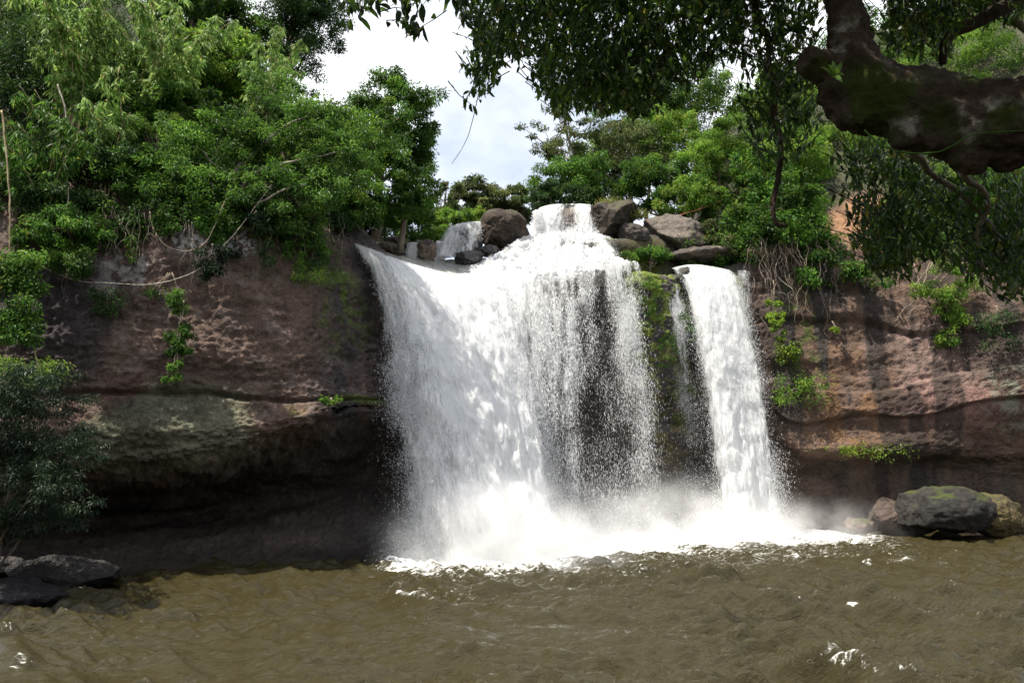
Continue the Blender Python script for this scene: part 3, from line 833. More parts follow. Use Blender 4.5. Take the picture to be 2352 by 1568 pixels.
def fall_sheet(lip, land, dens, zl, layer, rng, ns=240, ntm=200, vz0=0.0, seed=0, fade=(0.9, 0.6), amp=0.10):
    s = np.linspace(0, 1, ns)
    L, vel, tf = traj(lip, land, s, zl, vz0)
    tau = np.linspace(0, 1, ntm)
    t = tf[:, None] * tau[None, :] ** 0.75
    k = (1 + layer * 0.07)
    p = L[:, None] + vel[:, None] * np.array([k, k, 1]) * t[..., None]
    p[..., 2] -= 0.5 * GRAV * t ** 2
    width = np.concatenate([[0], np.cumsum(np.linalg.norm(np.diff(L + vel * tf[:, None] * 0.5, axis=0), axis=1))])
    length = np.concatenate([np.zeros((ns, 1)), np.cumsum(np.linalg.norm(np.diff(p, axis=1), axis=2), axis=1)], 1)
    flow = np.stack([np.broadcast_to(width[:, None], length.shape) + layer * 13.7 + seed * 31, length], -1)
    q = np.concatenate([flow * np.array([0.9, 0.32]), np.zeros(flow.shape[:2] + (1,))], -1)
    a = fbm(q, 4, 60 + layer + seed) * (amp + 0.55 * amp * 6 * tau[None, :])
    b = fbm(q * 1.3 + 40, 3, 66 + layer + seed) * (0.5 * amp + 2.2 * amp * tau[None, :])
    lump = fbm(np.concatenate([flow * np.array([2.2, 1.1]), np.zeros(flow.shape[:2] + (1,))], -1) + 7, 3, 90 + layer + seed)
    p[..., 1] -= a + 0.12 * layer + lump * (0.05 + 0.30 * tau[None, :] ** 0.7) * amp * 8 * 0.8
    p[..., 0] += b
    dn = lerp1(dens, s)[:, None] * (fade[0] + (fade[1] - fade[0]) * tau[None, :])
    edge = sstep(0, 0.12, s) * sstep(1, 0.86, s)
    dn = dn * (0.35 + 0.65 * edge[:, None]) + 0.10 * fbm(q * 0.35 + 9, 2, 80 + seed)
    dn = np.clip(dn, 0.0, 1.3) * np.minimum(edge * 5, 1)[:, None]
    return p.reshape(-1, 3), grid_faces(ns, ntm), dn.reshape(-1), flow.reshape(-1, 2)


def drops(pos, vel, size, stretch, rng):
    n = len(pos)
    d = unit(vel + 1e-6)
    up = unit(rng.normal(0, 1, (n, 3)))
    a = unit(np.cross(d, up)); b = np.cross(d, a)
    size = np.broadcast_to(size, (n,))[:, None]; st = np.broadcast_to(stretch, (n,))[:, None]
    v0 = pos + d * size * st
    v1 = pos + a * size * 0.8 - d * size * 0.35 * st
    v2 = pos + (-0.5 * a + 0.87 * b) * size * 0.8 - d * size * 0.35 * st
    v3 = pos + (-0.5 * a - 0.87 * b) * size * 0.8 - d * size * 0.35 * st
    V = np.stack([v0, v1, v2, v3], 1).reshape(-1, 3)
    i = np.arange(n)[:, None] * 4
    f = np.concatenate([i + np.array([[0, 1, 2]]), i + np.array([[0, 2, 3]]), i + np.array([[0, 3, 1]]), i + np.array([[1, 3, 2]])])
    return V, f


def fall_drops(lip, land, dens, zl, n, rng, size=0.05, vz0=0.0, spread=0.5, seed=0, late=0.7, clump=1.0, strings=(0.9, 0.30), stretch=1.3):
    s = rng.random(n * 3)
    keep = rng.random(n * 3) < lerp1(dens, s) / max(dens)
    s = s[keep]
    tau = rng.random(len(s)) ** late
    L, vel, tf = traj(lip, land, s, zl, vz0)
    t = tf * tau
    w = s * np.linalg.norm(P(*lip[-1]) - P(*lip[0])) + seed * 9
    ln = 0.5 * GRAV * t ** 2
    q = np.stack([w * strings[0], ln * strings[1], np.zeros_like(w)], -1)
    k = fbm(q, 4, 500 + seed) + 0.5 * fbm(q * 3.1, 2, 520 + seed)
    ok = k > rng.normal(0.0, 0.28 / clump, len(k))
    s, tau, L, vel, tf, t, k = s[ok][:n], tau[ok][:n], L[ok][:n], vel[ok][:n], tf[ok][:n], t[ok][:n], k[ok][:n]
    m = len(s)
    vv = vel + rng.normal(0, 1, (m, 3)) * np.array([spread, spread, spread * 0.6]) * (0.25 + 0.75 * rng.random((m, 1)))
    p = L + vv * t[:, None]
    p[:, 2] -= 0.5 * GRAV * t ** 2
    vnow = vv.copy(); vnow[:, 2] -= GRAV * t
    sz = size * np.exp(rng.normal(0, 0.35, m)) * (1 + 0.6 * np.clip(k, 0, 1))
    st = stretch * (1 + 1.2 * rng.random(m))
    ok = p[:, 2] > 0.05
    return drops(p[ok], vnow[ok] + rng.normal(0, 2.5 / stretch ** 1.5, (ok.sum(), 3)), sz[ok], st[ok], rng)


def merge(parts):
    V = []; f = []; n = 0
    for v, g in parts:
        V.append(v); f.append(g + n); n += len(v)
    return np.concatenate(V), np.concatenate(f)


def waterfall(name, label, streams, seed):
    rng = np.random.default_rng(seed)
    root = thing(name, label, 'waterfall', P(*streams[0]['lip'][0]))
    inv = np.array(root.location)
    V = []; Fc = []; D = []; W = []; n = 0
    dp = []
    for i, st in enumerate(streams):
        zl = st.get('zl', [0.0] * len(st['land']))
        for layer in range(st.get('layers', 3)):
            v, f, d, w = fall_sheet(st['lip'], st['land'], st['dens'], zl, layer - 1, rng, vz0=st.get('vz0', 0.0), seed=seed + i, fade=st.get('fade', (0.95, 0.7)), amp=st.get('amp', 0.10))
            V.append(v); Fc.append(f + n); D.append(d); W.append(w); n += len(v)
        if st.get('n', 0):
            dp.append(fall_drops(st['lip'], st['land'], st.get('ddens', st['dens']), zl, st['n'], rng, st.get('size', 0.05), st.get('vz0', 0.0), st.get('spread', 0.5), seed + i, st.get('late', 0.7), st.get('clump', 1.0), st.get('strings', (0.9, 0.30)), st.get('stretch', 1.3)))
    me = mesh('sheet', np.concatenate(V) - inv, np.concatenate(Fc), True, M_FALL if streams[0].get('big', True) else M_CASC, {'dens': np.concatenate(D), 'flow': np.concatenate(W)})
    obj('falling_sheet', me, root)
    if dp:
        v, f = merge(dp)
        o = obj('spray', mesh('spray', v - inv, f, True, M_DROP), root)
        o['kind'] = 'stuff'
    return root


waterfall('waterfall', 'broad white main waterfall plunging from the lip into the pool', [
    dict(lip=[(350, 243, 50), (370, 251, 51.5), (392, 259.5, 53.3), (430, 271, 56), (476, 279, 58.8)],
         land=[(408, 47.4), (438, 47.2), (476, 47.4), (522, 48.4), (560, 51.0)],
         ddens=[0.8, 1, 0.7, 0.5, 0.4], dens=[0.36, 0.50, 0.75, 1.3, 0.40], n=150000, stretch=2.2, size=0.011, spread=0.50, fade=(1.05, 0.95), amp=0.16, layers=3, clump=1.5),
    dict(lip=[(446, 274, 57.2), (466, 274, 58.6), (492, 274, 59.4)],
         land=[(512, 49.2), (534, 50.4), (556, 52.6)],
         dens=[0.55, 0.80, 0.45], n=60000, size=0.010, spread=0.5, fade=(1.05, 0.95), amp=0.18, clump=1.8, stretch=3.5),
    dict(lip=[(468, 270, 59.5), (500, 271, 59.9), (540, 273, 60), (574, 271, 60.2)],
         land=[(515, 52), (538, 53), (560, 54), (577, 55)],
         dens=[0.75, 0.50, 0.31, 0.30], n=120000, size=0.0085, spread=0.30, fade=(1.15, 0.75), clump=2.5, strings=(2.2, 0.20), stretch=6.0),
    dict(lip=[(568, 271, 60.2), (592, 267, 60.7), (614, 262, 61.4), (634, 261, 61.9)],
         land=[(572, 55), (606, 56), (638, 57), (664, 57.5)],
         dens=[0.26, 0.17, 0.33, 0.26], n=70000, size=0.0075, spread=0.45, fade=(1.25, 0.45), clump=2.0, strings=(1.8, 0.16), stretch=6.0, ddens=[0.35, 0.3, 0.8, 0.4]),
], 3)
waterfall('waterfall', 'narrower white waterfall slanting down beside the mossy rock rib', [
    dict(lip=[(671, 268, 64.2), (688, 265, 64.6), (706, 266, 65), (726, 270, 65.2)],
         land=[(726, 59.5), (746, 59.5), (764, 60), (786, 60.3)],
         ddens=[0.6, 0.7, 0.7, 0.8], dens=[0.55, 1.1, 0.95, 0.48], n=100000, stretch=2.6, size=0.010, spread=0.45, fade=(1.0, 0.85), amp=0.11),
    dict(lip=[(660, 281, 63.3), (667, 282, 63.4), (675, 284, 63.6)],
         land=[(690, 61), (698, 61), (706, 61)],
         dens=[0.5, 0.72, 0.5], n=16000, size=0.013, spread=0.5, fade=(1.0, 0.15), layers=2),
], 13)
waterfall('waterfall', 'thin trickle dropping down dark rock beside hanging roots', [
    dict(lip=[(737, 270, 65.3), (743, 270, 65.3), (749, 270, 65.3)],
         land=[(752, 62.8), (760, 62.8), (768, 62.8)],
         dens=[0.40, 0.55, 0.40], n=12000, size=0.012, spread=0.35, fade=(0.8, 0.15), layers=2),
], 23)


def zat(v, d):
    return float(P(512, v, d)[2])


waterfall('waterfall', 'topmost white step of the falls between two brown boulders', [
    dict(lip=[(541, 208, 68), (552, 205, 68.2), (570, 204, 68.3), (592, 205, 68.3)], land=[(528, 66.4), (548, 66.4), (568, 66.4), (597, 66.4)],
         zl=[zat(236, 66.4)] * 4, dens=[1.1, 0.7, 0.35, 0.85], n=14000, size=0.014, spread=0.35, fade=(0.9, 0.85), big=False, amp=0.05, late=0.9),
    dict(lip=[(548, 233, 65.6), (565, 233, 65.8), (590, 233, 66), (606, 237, 65.8)], land=[(538, 63.4), (562, 63.4), (592, 63.4), (618, 63.4)],
         zl=[zat(257, 63.4)] * 4, dens=[1.0, 0.5, 0.35, 0.8], n=16000, size=0.014, spread=0.5, fade=(0.9, 0.9), amp=0.05, late=0.9),
    dict(lip=[(532, 212, 67.3), (536, 210, 67.3), (541, 211, 67.3)], land=[(534, 66), (538, 66), (543, 66)],
         zl=[zat(228, 66)] * 3, dens=[0.6, 0.8, 0.7], n=3000, size=0.015, spread=0.3, layers=2, amp=0.04),
], 33)
waterfall('waterfall', 'small curved cascade left of the large dark boulder', [
    dict(lip=[(452, 228, 66.2), (462, 224, 66.5), (472, 222.5, 66.7), (481, 222, 66.8)], land=[(438, 63.8), (450, 63.8), (464, 63.8), (481, 64.5)],
         zl=[zat(257, 63.8)] * 3 + [zat(252, 64.5)], dens=[0.75, 0.6, 0.5, 0.55], n=14000, size=0.014, spread=0.4, fade=(0.9, 0.85), big=False, amp=0.05, late=0.9),
], 43)
waterfall('waterfall', 'little white trickle between the flat rock and upright brown block', [
    dict(lip=[(408, 243, 63), (412, 242, 63), (417, 242, 63)], land=[(405, 62), (411, 62), (416, 62)],
         zl=[zat(264, 62)] * 3, dens=[0.45, 0.95, 0.8], n=5000, size=0.015, spread=0.2, fade=(0.95, 0.95), big=False, amp=0.04, layers=2),
], 53)
waterfall('waterfall', 'faint small cascade behind the upright brown block', [
    dict(lip=[(437, 241, 66.5), (441, 241, 66.5), (447, 241, 66.5)], land=[(434, 65.5), (440, 65.5), (446, 65.5)],
         zl=[zat(258, 65.5)] * 3, dens=[0.7, 0.75, 0.7], n=4000, size=0.015, spread=0.2, fade=(0.9, 0.9), big=False, amp=0.04, layers=2),
], 63)


# rushing water over the stepped rock above the lip
def loft(name, rows, nu, nvv, mat, dens, seed, amp=0.12, kind='foam'):
    C = np.array([[P(*q) for q in r] for r in rows])
    g = catmull(C, np.linspace(0, len(rows) - 1, nvv))
    g = np.swapaxes(catmull(np.swapaxes(g, 0, 1), np.linspace(0, C.shape[1] - 1, nu)), 0, 1)
    nrm = unit(np.cross(np.gradient(g, axis=1), np.gradient(g, axis=0)))
    nrm = np.where(nrm[..., 2:3] < 0, -nrm, nrm)
    g = g + nrm * (amp * fbm(g * np.array([1.6, 0.9, 0.9]), 4, seed) + 0.4 * amp * fbm(g * 5, 2, seed + 3))[..., None]
    width = np.linalg.norm(g - g[:, :1], axis=-1)
    length = np.concatenate([np.zeros((1, nu)), np.cumsum(np.linalg.norm(np.diff(g, axis=0), axis=-1), 0)])
    dn = catmull(np.array(dens, float), np.linspace(0, len(dens) - 1, nvv))
    dn = catmull(dn.T, np.linspace(0, dn.shape[1] - 1, nu)).T
    e = np.minimum(np.linspace(0, 1, nu), np.linspace(1, 0, nu)) * 14
    return g, dict(dens=(np.clip(dn, 0, 1.4) * np.minimum(e, 1)[None, :]).reshape(-1), flow=np.stack([width, length], -1).reshape(-1, 2), foam=np.clip(dn, 0, 1.4).reshape(-1) * 0.6)


g, at = loft('rushing_water', [
    [(541, 219, 67.9), (558, 222, 67.9), (580, 222, 67.9), (596, 223, 67.9)],
    [(535, 229, 67), (556, 231, 66.8), (580, 231, 66.8), (602, 233, 66.6)],
    [(512, 242, 64.6), (545, 242, 65), (580, 243, 65), (612, 246, 64.6)],
    [(486, 256, 61.9), (535, 254, 62.4), (585, 254, 62.6), (630, 258, 62.8)],
    [(468, 268, 59.8), (528, 267, 60), (585, 266, 60.3), (640, 264, 62)],
    [(462, 275, 58.7), (528, 278, 58.9), (585, 277, 59.5), (644, 269, 61.6)],
    [(464, 281, 58.3), (528, 286, 58.6), (585, 285, 59.2), (644, 276, 61.3)]],
    260, 180, M_FALL, [[0.9, 0.3, 0.25, 0.8], [1.0, 0.75, 0.6, 0.9], [0.9, 1.2, 0.9, 0.7], [0.85, 1.3, 0.9, 0.65], [0.9, 1.2, 0.7, 0.55], [0.8, 0.8, 0.4, 0.35], [0.3, 0.25, 0.1, 0.1]], 401, 0.55)
rw_o = obj('rapids', mesh('rapids', g.reshape(-1, 3), grid_faces(180, 260), True, M_CASC, at))
tag(rw_o, 'blinding white rapids rushing over the sloping rock above the lip', 'rapids', kind='structure')

g, at = loft('upper_pool', [
    [(338, 238, 56), (385, 252, 60), (425, 258, 64), (455, 259, 65), (486, 258, 65)],
    [(343, 240, 53), (388, 255, 57), (428, 263, 60.5), (458, 265, 62), (486, 262, 62)],
    [(349, 242.5, 50.6), (391, 258.5, 54), (430, 269, 57), (460, 273, 59), (484, 273, 60)],
    [(351, 245, 49.8), (393, 262, 53), (431, 274, 55.8), (462, 279, 58), (482, 281, 58.8)]],
    200, 80, M_RIVER, [[0.05, 0.05, 0.1, 0.3, 0.8], [0.1, 0.1, 0.2, 0.5, 0.9], [0.25, 0.25, 0.35, 0.6, 0.9], [0.9, 0.9, 0.9, 1.0, 1.1]], 411, 0.08)
tag(obj('stream', mesh('stream', g.reshape(-1, 3), grid_faces(80, 200), True, M_RIVER, at)), 'grey blue stream sliding over the lip', kind='structure')


# splash where the water lands
def splash():
    rng = np.random.default_rng(77)
    parts = []
    for land, n, h, wy in (([(400, 47.8), (440, 47.2), (490, 47.2), (545, 48.8), (580, 51)], 50000, 2.0, 1.6), ([(575, 54), (620, 55.5), (680, 57), (735, 59)], 26000, 1.2, 1.4), ([(725, 59.8), (752, 59.4), (785, 60)], 26000, 1.3, 1.2)):
        s = rng.random(n)
        E = lerp_rows([PZ(u, 0, d) for u, d in land], s)
        p = E + rng.normal(0, 1, (n, 3)) * np.array([0.7, wy, 0])
        p[:, 2] = rng.exponential(h, n) * (0.35 + 0.65 * rng.random(n)) * (0.6 + 0.5 * fbm(np.stack([p[:, 0] * 0.6, p[:, 1] * 0.6, p[:, 0] * 0], -1), 3, 9))
        p[:, 2] = np.abs(p[:, 2])
        parts.append(drops(p, rng.normal(0, 1, (n, 3)) + np.array([0, 0, 0.6]), 0.011 * np.exp(rng.normal(0, 0.4, n)), 2.0, rng))
    v, f = merge(parts)
    tag(obj('splash', mesh('splash', v, f, True, M_DROP)), 'white spray thrown up where the falls land', kind='stuff')


splash()


def mist():
    m, n, out = new_mat('mist')
    geo = N(n, 'ShaderNodeNewGeometry')
    tc = N(n, 'ShaderNodeTexCoord')
    vm = N(n, 'ShaderNodeVectorMath', operation='LENGTH'); n.links.new(tc.outputs['Object'], vm.inputs[0])
    mr = N(n, 'ShaderNodeMapRange', interpolation_type='SMOOTHSTEP'); mr.inputs[1].default_value = 1.0; mr.inputs[2].default_value = 0.0
    n.links.new(vm.outputs['Value'], mr.inputs[0])
    no = N(n, 'ShaderNodeTexNoise'); no.inputs['Scale'].default_value = 0.45; no.inputs['Detail'].default_value = 5
    n.links.new(geo.outputs['Position'], no.inputs['Vector'])
    m3 = N(n, 'ShaderNodeMapRange'); m3.inputs[1].default_value = 0.36; m3.inputs[2].default_value = 0.66; n.links.new(no.outputs['Fac'], m3.inputs[0])
    mu = N(n, 'ShaderNodeMath', operation='MULTIPLY'); n.links.new(mr.outputs[0], mu.inputs[0]); n.links.new(m3.outputs[0], mu.inputs[1])
    at = N(n, 'ShaderNodeAttribute', attribute_name='mist_density'); at.attribute_type = 'OBJECT'
    m4 = N(n, 'ShaderNodeMath', operation='MULTIPLY'); n.links.new(mu.outputs[0], m4.inputs[0]); n.links.new(at.outputs['Fac'], m4.inputs[1])
    pv = N(n, 'ShaderNodeVolumePrincipled'); pv.inputs['Color'].default_value = (0.97, 0.97, 0.98, 1); pv.inputs['Anisotropy'].default_value = 0.2
    n.links.new(m4.outputs[0], pv.inputs['Density']); n.links.new(pv.outputs[0], out.inputs['Volume'])
    for (u, d, r, dens, lab) in ((500, 47.2, (9.0, 4.4, 5.4), 1.35, 'pale mist hanging over the foot of the main fall'),
                                 (668, 57, (14.0, 4.4, 5.0), 0.75, 'thin mist drifting between the two falls'),
                                 (800, 60, (11.0, 2.8, 3.2), 0.4, 'light mist beside the foot of the narrower fall')):
        k = 24
        th = np.linspace(0, np.pi, k)[:, None]; ph = np.linspace(0, 2 * np.pi, k * 2, endpoint=False)[None, :]
        V = np.stack([np.sin(th) * np.cos(ph), np.sin(th) * np.sin(ph), np.cos(th) + 0 * ph], -1).reshape(-1, 3)
        idx = np.arange(k * k * 2).reshape(k, k * 2); nx = np.roll(idx, -1, 1)
        fc = np.stack([idx[:-1], idx[1:], nx[1:], nx[:-1]], -1).reshape(-1, 4)
        o = obj('mist', mesh('mist', V, fc, True, m), None, Vector(PZ(u, 0.3, d)))
        o.scale = r
        o['mist_density'] = dens
        tag(o, lab, kind='stuff')


mist()


# ------------------------------------------------------------------ boulders
def ico(sub=5):
    import bmesh
    bm = bmesh.new()
    bmesh.ops.create_icosphere(bm, subdivisions=sub, radius=1)
    bm.verts.ensure_lookup_table()
    V = np.array([v.co[:] for v in bm.verts]); Fc = np.array([[v.index for v in f.verts] for f in bm.faces])
    bm.free()
    return V, Fc


ICO = ico(6)


def boulder(label, u, v, d, w, h, depth=1.0, seed=0, col=(0.16, 0.12, 0.10), col2=(0.08, 0.065, 0.055), facets=7, tilt=0.0, mat=None, cat='boulder', name='boulder', lump=0.16):
    rng = np.random.default_rng(seed + 900)
    V, Fc = ICO
    V = V.copy()
    r = np.ones(len(V))
    for _ in range(facets):
        nvec = unit(rng.normal(0, 1, 3)); k = rng.uniform(0.60, 0.88)
        dot = V @ nvec
        r = np.minimum(r, np.where(dot > 1e-3, k / np.maximum(dot, 1e-3), 9))
    V = V * (0.12 + 0.88 * np.minimum(r, 1.0))[:, None]
    V = V * (1 + lump * fbm(V * 1.3 + seed * 3.3, 3, seed))[:, None]
    sc = np.array([pxm(w, d) / 2, pxm(w, d) / 2 * depth, pxm(h, d) / 2])
    mxx = np.abs(V).max(0)
    V = V / mxx * sc
    if tilt:
        c, s_ = math.cos(tilt), math.sin(tilt)
        V = np.stack([V[:, 0] * c - V[:, 2] * s_, V[:, 1], V[:, 0] * s_ + V[:, 2] * c], -1)
    nn = unit(V / sc ** 2)
    V = V + nn * (0.20 * fbm(V * 1.3 + seed, 5, seed + 2) - 0.12 * np.abs(fbm(V * 1.1 + seed * 2, 3, seed + 6)) + 0.08 * fbm(V * 4.5 + seed, 4, seed + 8))[:, None]
    nz_ = fbm(V * 0.9 + seed * 2.2, 4, seed + 4); nb = fbm(V * 3.5 + seed * 2.2, 3, seed + 5)
    C = np.ones((len(V), 3)) * np.array(col)
    C = lay(C, col2, sstep(-0.05, 0.35, nz_) * 0.85)
    C = lay(C, np.array(col) * 1.6, sstep(0.2, 0.5, nb) * 0.6)
    o = obj(name, mesh(name, V, Fc, True, mat or M_BOULD, {'Col': C}), None, Vector(P(u, v, d)))
    tag(o, label, cat)
    return o


boulder('large dark brown boulder at the top left of the falls', 504, 230, 66.5, 62, 50, 0.9, 1, (0.042, 0.031, 0.024), (0.02, 0.017, 0.015), tilt=-0.12)
boulder('brown boulder with grass tufts at the top right of the falls', 612, 219, 67.5, 58, 40, 0.9, 2, (0.06, 0.047, 0.037), (0.028, 0.023, 0.02), tilt=0.35)
boulder('small round grey rock wedged under the grassy boulder', 634, 237, 66.5, 36, 30, 0.9, 3, (0.055, 0.046, 0.04), (0.028, 0.025, 0.023))
boulder('big pale weathered boulder beside the bushes', 676, 238, 68.5, 74, 46, 0.9, 4, (0.115, 0.096, 0.082), (0.06, 0.05, 0.042), tilt=-0.35, lump=0.10)
boulder('dark wet slab under the pale boulder', 706, 258, 67.5, 90, 20, 0.8, 5, (0.07, 0.055, 0.045), (0.04, 0.035, 0.03), mat=M_WETB)
boulder('brown rock ledge below the bushes, beside the narrow fall', 770, 256, 66.8, 72, 22, 0.8, 25, (0.13, 0.09, 0.06), (0.06, 0.05, 0.04))
boulder('small mossy stone beneath the round grey rock', 611, 243, 66, 14, 14, 0.9, 6, (0.10, 0.12, 0.03), (0.06, 0.05, 0.03))
boulder('wide flat brown rock at the stream edge', 385, 251, 63, 46, 20, 0.9, 7, (0.17, 0.14, 0.115), (0.09, 0.105, 0.085), tilt=-0.1)
boulder('rounded grey stone lying on the flat rock', 394, 241.5, 64, 24, 12, 0.9, 8, (0.30, 0.27, 0.24), (0.2, 0.17, 0.15))
boulder('low long rock behind the flat rock', 372, 242.5, 65, 32, 8, 0.9, 9, (0.22, 0.18, 0.15), (0.14, 0.11, 0.09))
boulder('small dark mossy rock behind the trickle', 401, 244, 65.5, 22, 13, 0.9, 10, (0.08, 0.085, 0.03), (0.06, 0.05, 0.03))
boulder('upright brown block between two small cascades', 426, 251, 63.5, 24, 28, 0.8, 11, (0.15, 0.115, 0.09), (0.07, 0.055, 0.065), facets=9)
boulder('dark wet rock parting the curved cascade', 468, 258, 62.6, 32, 17, 0.9, 12, (0.06, 0.055, 0.055), (0.03, 0.03, 0.032), mat=M_WETB, tilt=0.1)
boulder('dark wet stone at the foot of the large dark boulder', 488, 251, 64, 26, 14, 0.8, 13, (0.055, 0.05, 0.05), (0.03, 0.03, 0.03), mat=M_WETB)
boulder('brown rock showing through the topmost water step', 570, 221, 68.6, 40, 34, 0.7, 14, (0.15, 0.11, 0.085), (0.08, 0.06, 0.05))
boulder('wet dark rock on the mossy rib above the narrow fall', 690, 284, 63.8, 26, 40, 0.7, 26, (0.06, 0.06, 0.05), (0.03, 0.03, 0.03), mat=M_WETB, tilt=0.5)
boulder('great dark boulder at the water edge under the right cliff', 946, 511, 58.5, 92, 50, 0.75, 15, (0.025, 0.022, 0.020), (0.016, 0.015, 0.014), facets=5, lump=0.08)
boulder('yellowish mossy boulder leaning on the great dark one', 994, 515, 58.3, 56, 42, 0.9, 16, (0.085, 0.065, 0.028), (0.05, 0.04, 0.025), facets=5, tilt=-0.3, lump=0.08)
boulder('reddish split rock beside the great dark boulder', 888, 515, 60.5, 40, 34, 0.8, 17, (0.085, 0.06, 0.05), (0.055, 0.04, 0.034), tilt=0.3)
boulder('low reddish rock half sunk in mist', 860, 524, 60.8, 34, 18, 0.8, 18, (0.11, 0.076, 0.063), (0.07, 0.05, 0.045))
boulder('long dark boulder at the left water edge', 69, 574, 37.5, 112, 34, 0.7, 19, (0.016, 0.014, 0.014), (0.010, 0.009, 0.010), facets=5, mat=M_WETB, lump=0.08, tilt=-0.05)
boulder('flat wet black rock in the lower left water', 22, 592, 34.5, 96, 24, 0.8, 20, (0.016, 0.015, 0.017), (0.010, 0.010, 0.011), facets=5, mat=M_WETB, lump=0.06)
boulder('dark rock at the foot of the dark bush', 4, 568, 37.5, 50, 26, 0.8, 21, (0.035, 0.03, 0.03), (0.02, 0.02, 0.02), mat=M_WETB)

boulder('wet dark rock hidden under the curved cascade', 463, 243, 66.0, 42, 34, 0.8, 31, (0.06, 0.055, 0.055), (0.03, 0.03, 0.032), mat=M_WETB)
boulder('wet rock behind the little white trickle', 412, 254, 64.2, 26, 24, 0.8, 32, (0.05, 0.045, 0.045), (0.03, 0.03, 0.03), mat=M_WETB)
boulder('wet rock behind the faint cascade', 441, 250, 67.2, 24, 20, 0.8, 33, (0.06, 0.055, 0.05), (0.03, 0.03, 0.03), mat=M_WETB)

# stick in the water, red rope
mb = MB(); mb.tube(np.array([P(82, 591, 36.5), P(84, 585, 36.6), P(86, 579, 36.7), P(91, 573, 36.8)]), np.array([0.13, 0.12, 0.10, 0.05]), 7, 0.2)
tag(obj('driftwood', mb.mesh('driftwood', M_VINE)), 'short dead stick poking out by the long dark boulder', 'driftwood')
m_rope, n_, o_ = new_mat('red_rope'); p_ = N(n_, 'ShaderNodeBsdfPrincipled'); p_.inputs['Base Color'].default_value = (0.35, 0.09, 0.05, 1); n_.links.new(p_.outputs[0], o_.inputs['Surface'])
mb = MB(); rg = np.random.default_rng(1); mb.tube(wobble(P(646, 222, 67.6), P(722, 200, 70), 24, 0.01, rg, 0.25), 0.035, 5)
tag(obj('rope', mb.mesh('rope', m_rope)), 'thin red safety rope strung above the pale boulder', 'rope')


# ------------------------------------------------------------------ trees and bushes
def ground_at(u, d, lo=8.0):
    """nearest terrain point (rows above the brow) to picture column u and distance d"""
    x = (u - 512) / F * d
    i0 = np.searchsorted(rowx, lo)
    sub = CLIFF[:, i0:]
    q = (sub[..., 0] - x) ** 2 + (sub[..., 1] - d) ** 2
    k = np.unravel_index(np.argmin(q), q.shape)
    return sub[k]


def branches(mb, base, tip, r0, rng, clumps, n=8, r1=0.05, amp=0.06):
    path = wobble(base, tip, 14, amp, rng)
    path[0] = base
    rad = np.linspace(r0, max(r0 * 0.35, r1), 14)
    mb.tube(path, rad, 8, 0.25)
    if len(clumps):
        pick = clumps[rng.choice(len(clumps), min(n, len(clumps)), replace=False)]
        for c in pick:
            k = rng.integers(5, 13)
            mb.tube(wobble(path[k], c, 9, 0.10, rng), np.linspace(rad[k] * 0.55, 0.025, 9), 5)


def tree(label, u, vt, d, w, h, mat, seed, name='tree', cat='tree', base=None, clumps=70, per=150, leaf=(0.30, 0.13), droop=0.35, flat=0.6, holes=0.0, cr=0.17, r0=0.3, trunk_mat=None, depth=1.0, low=-0.55, shell=0.33, nb=9, nup=1.0, crown_frac=1.0):
    """crown centred at u, with its top at vt; w,h are the crown's size in survey pixels at distance d"""
    rng = np.random.default_rng(seed + 4000)
    rx, rz = pxm(w, d) / 2, pxm(h, d) / 2
    c = P(u, vt + h / 2, d)
    if base is None:
        g = ground_at(u, d)
        b = np.array([c[0] + rng.normal(0, rx * 0.15), c[1] + rx * 0.2, min(g[2] - 0.3, c[2] - rz * 0.4)])
    else:
        b = P(*base)
    root = thing(name, label, cat, b)
    cen = crown_clumps(c, (rx * 0.95, rx * 0.9 * depth, rz * 0.95), clumps, rng, low, shell, holes, seed)
    R = cr * (rx * rz) ** 0.5 * rng.uniform(0.7, 1.4, clumps) * 1.25
    V, f, T = clump_leaves(cen, R, int(per * 0.95), rng, leaf[0] * 1.12, leaf[1] * 1.12, droop, flat, nup=nup)
    mb = MB()
    branches(mb, b, c + np.array([0, 0, rz * 0.35]), r0, rng, cen, nb)
    me = mb.mesh('trunk', trunk_mat or M_BARK)
    tr_ = obj('trunk', me, root); tr_.matrix_parent_inverse.identity()
    me.transform(__import__('mathutils').Matrix.Translation(-Vector(b)))
    obj('crown', leaf_mesh('crown', V - b, f, T, mat), root)
    return root


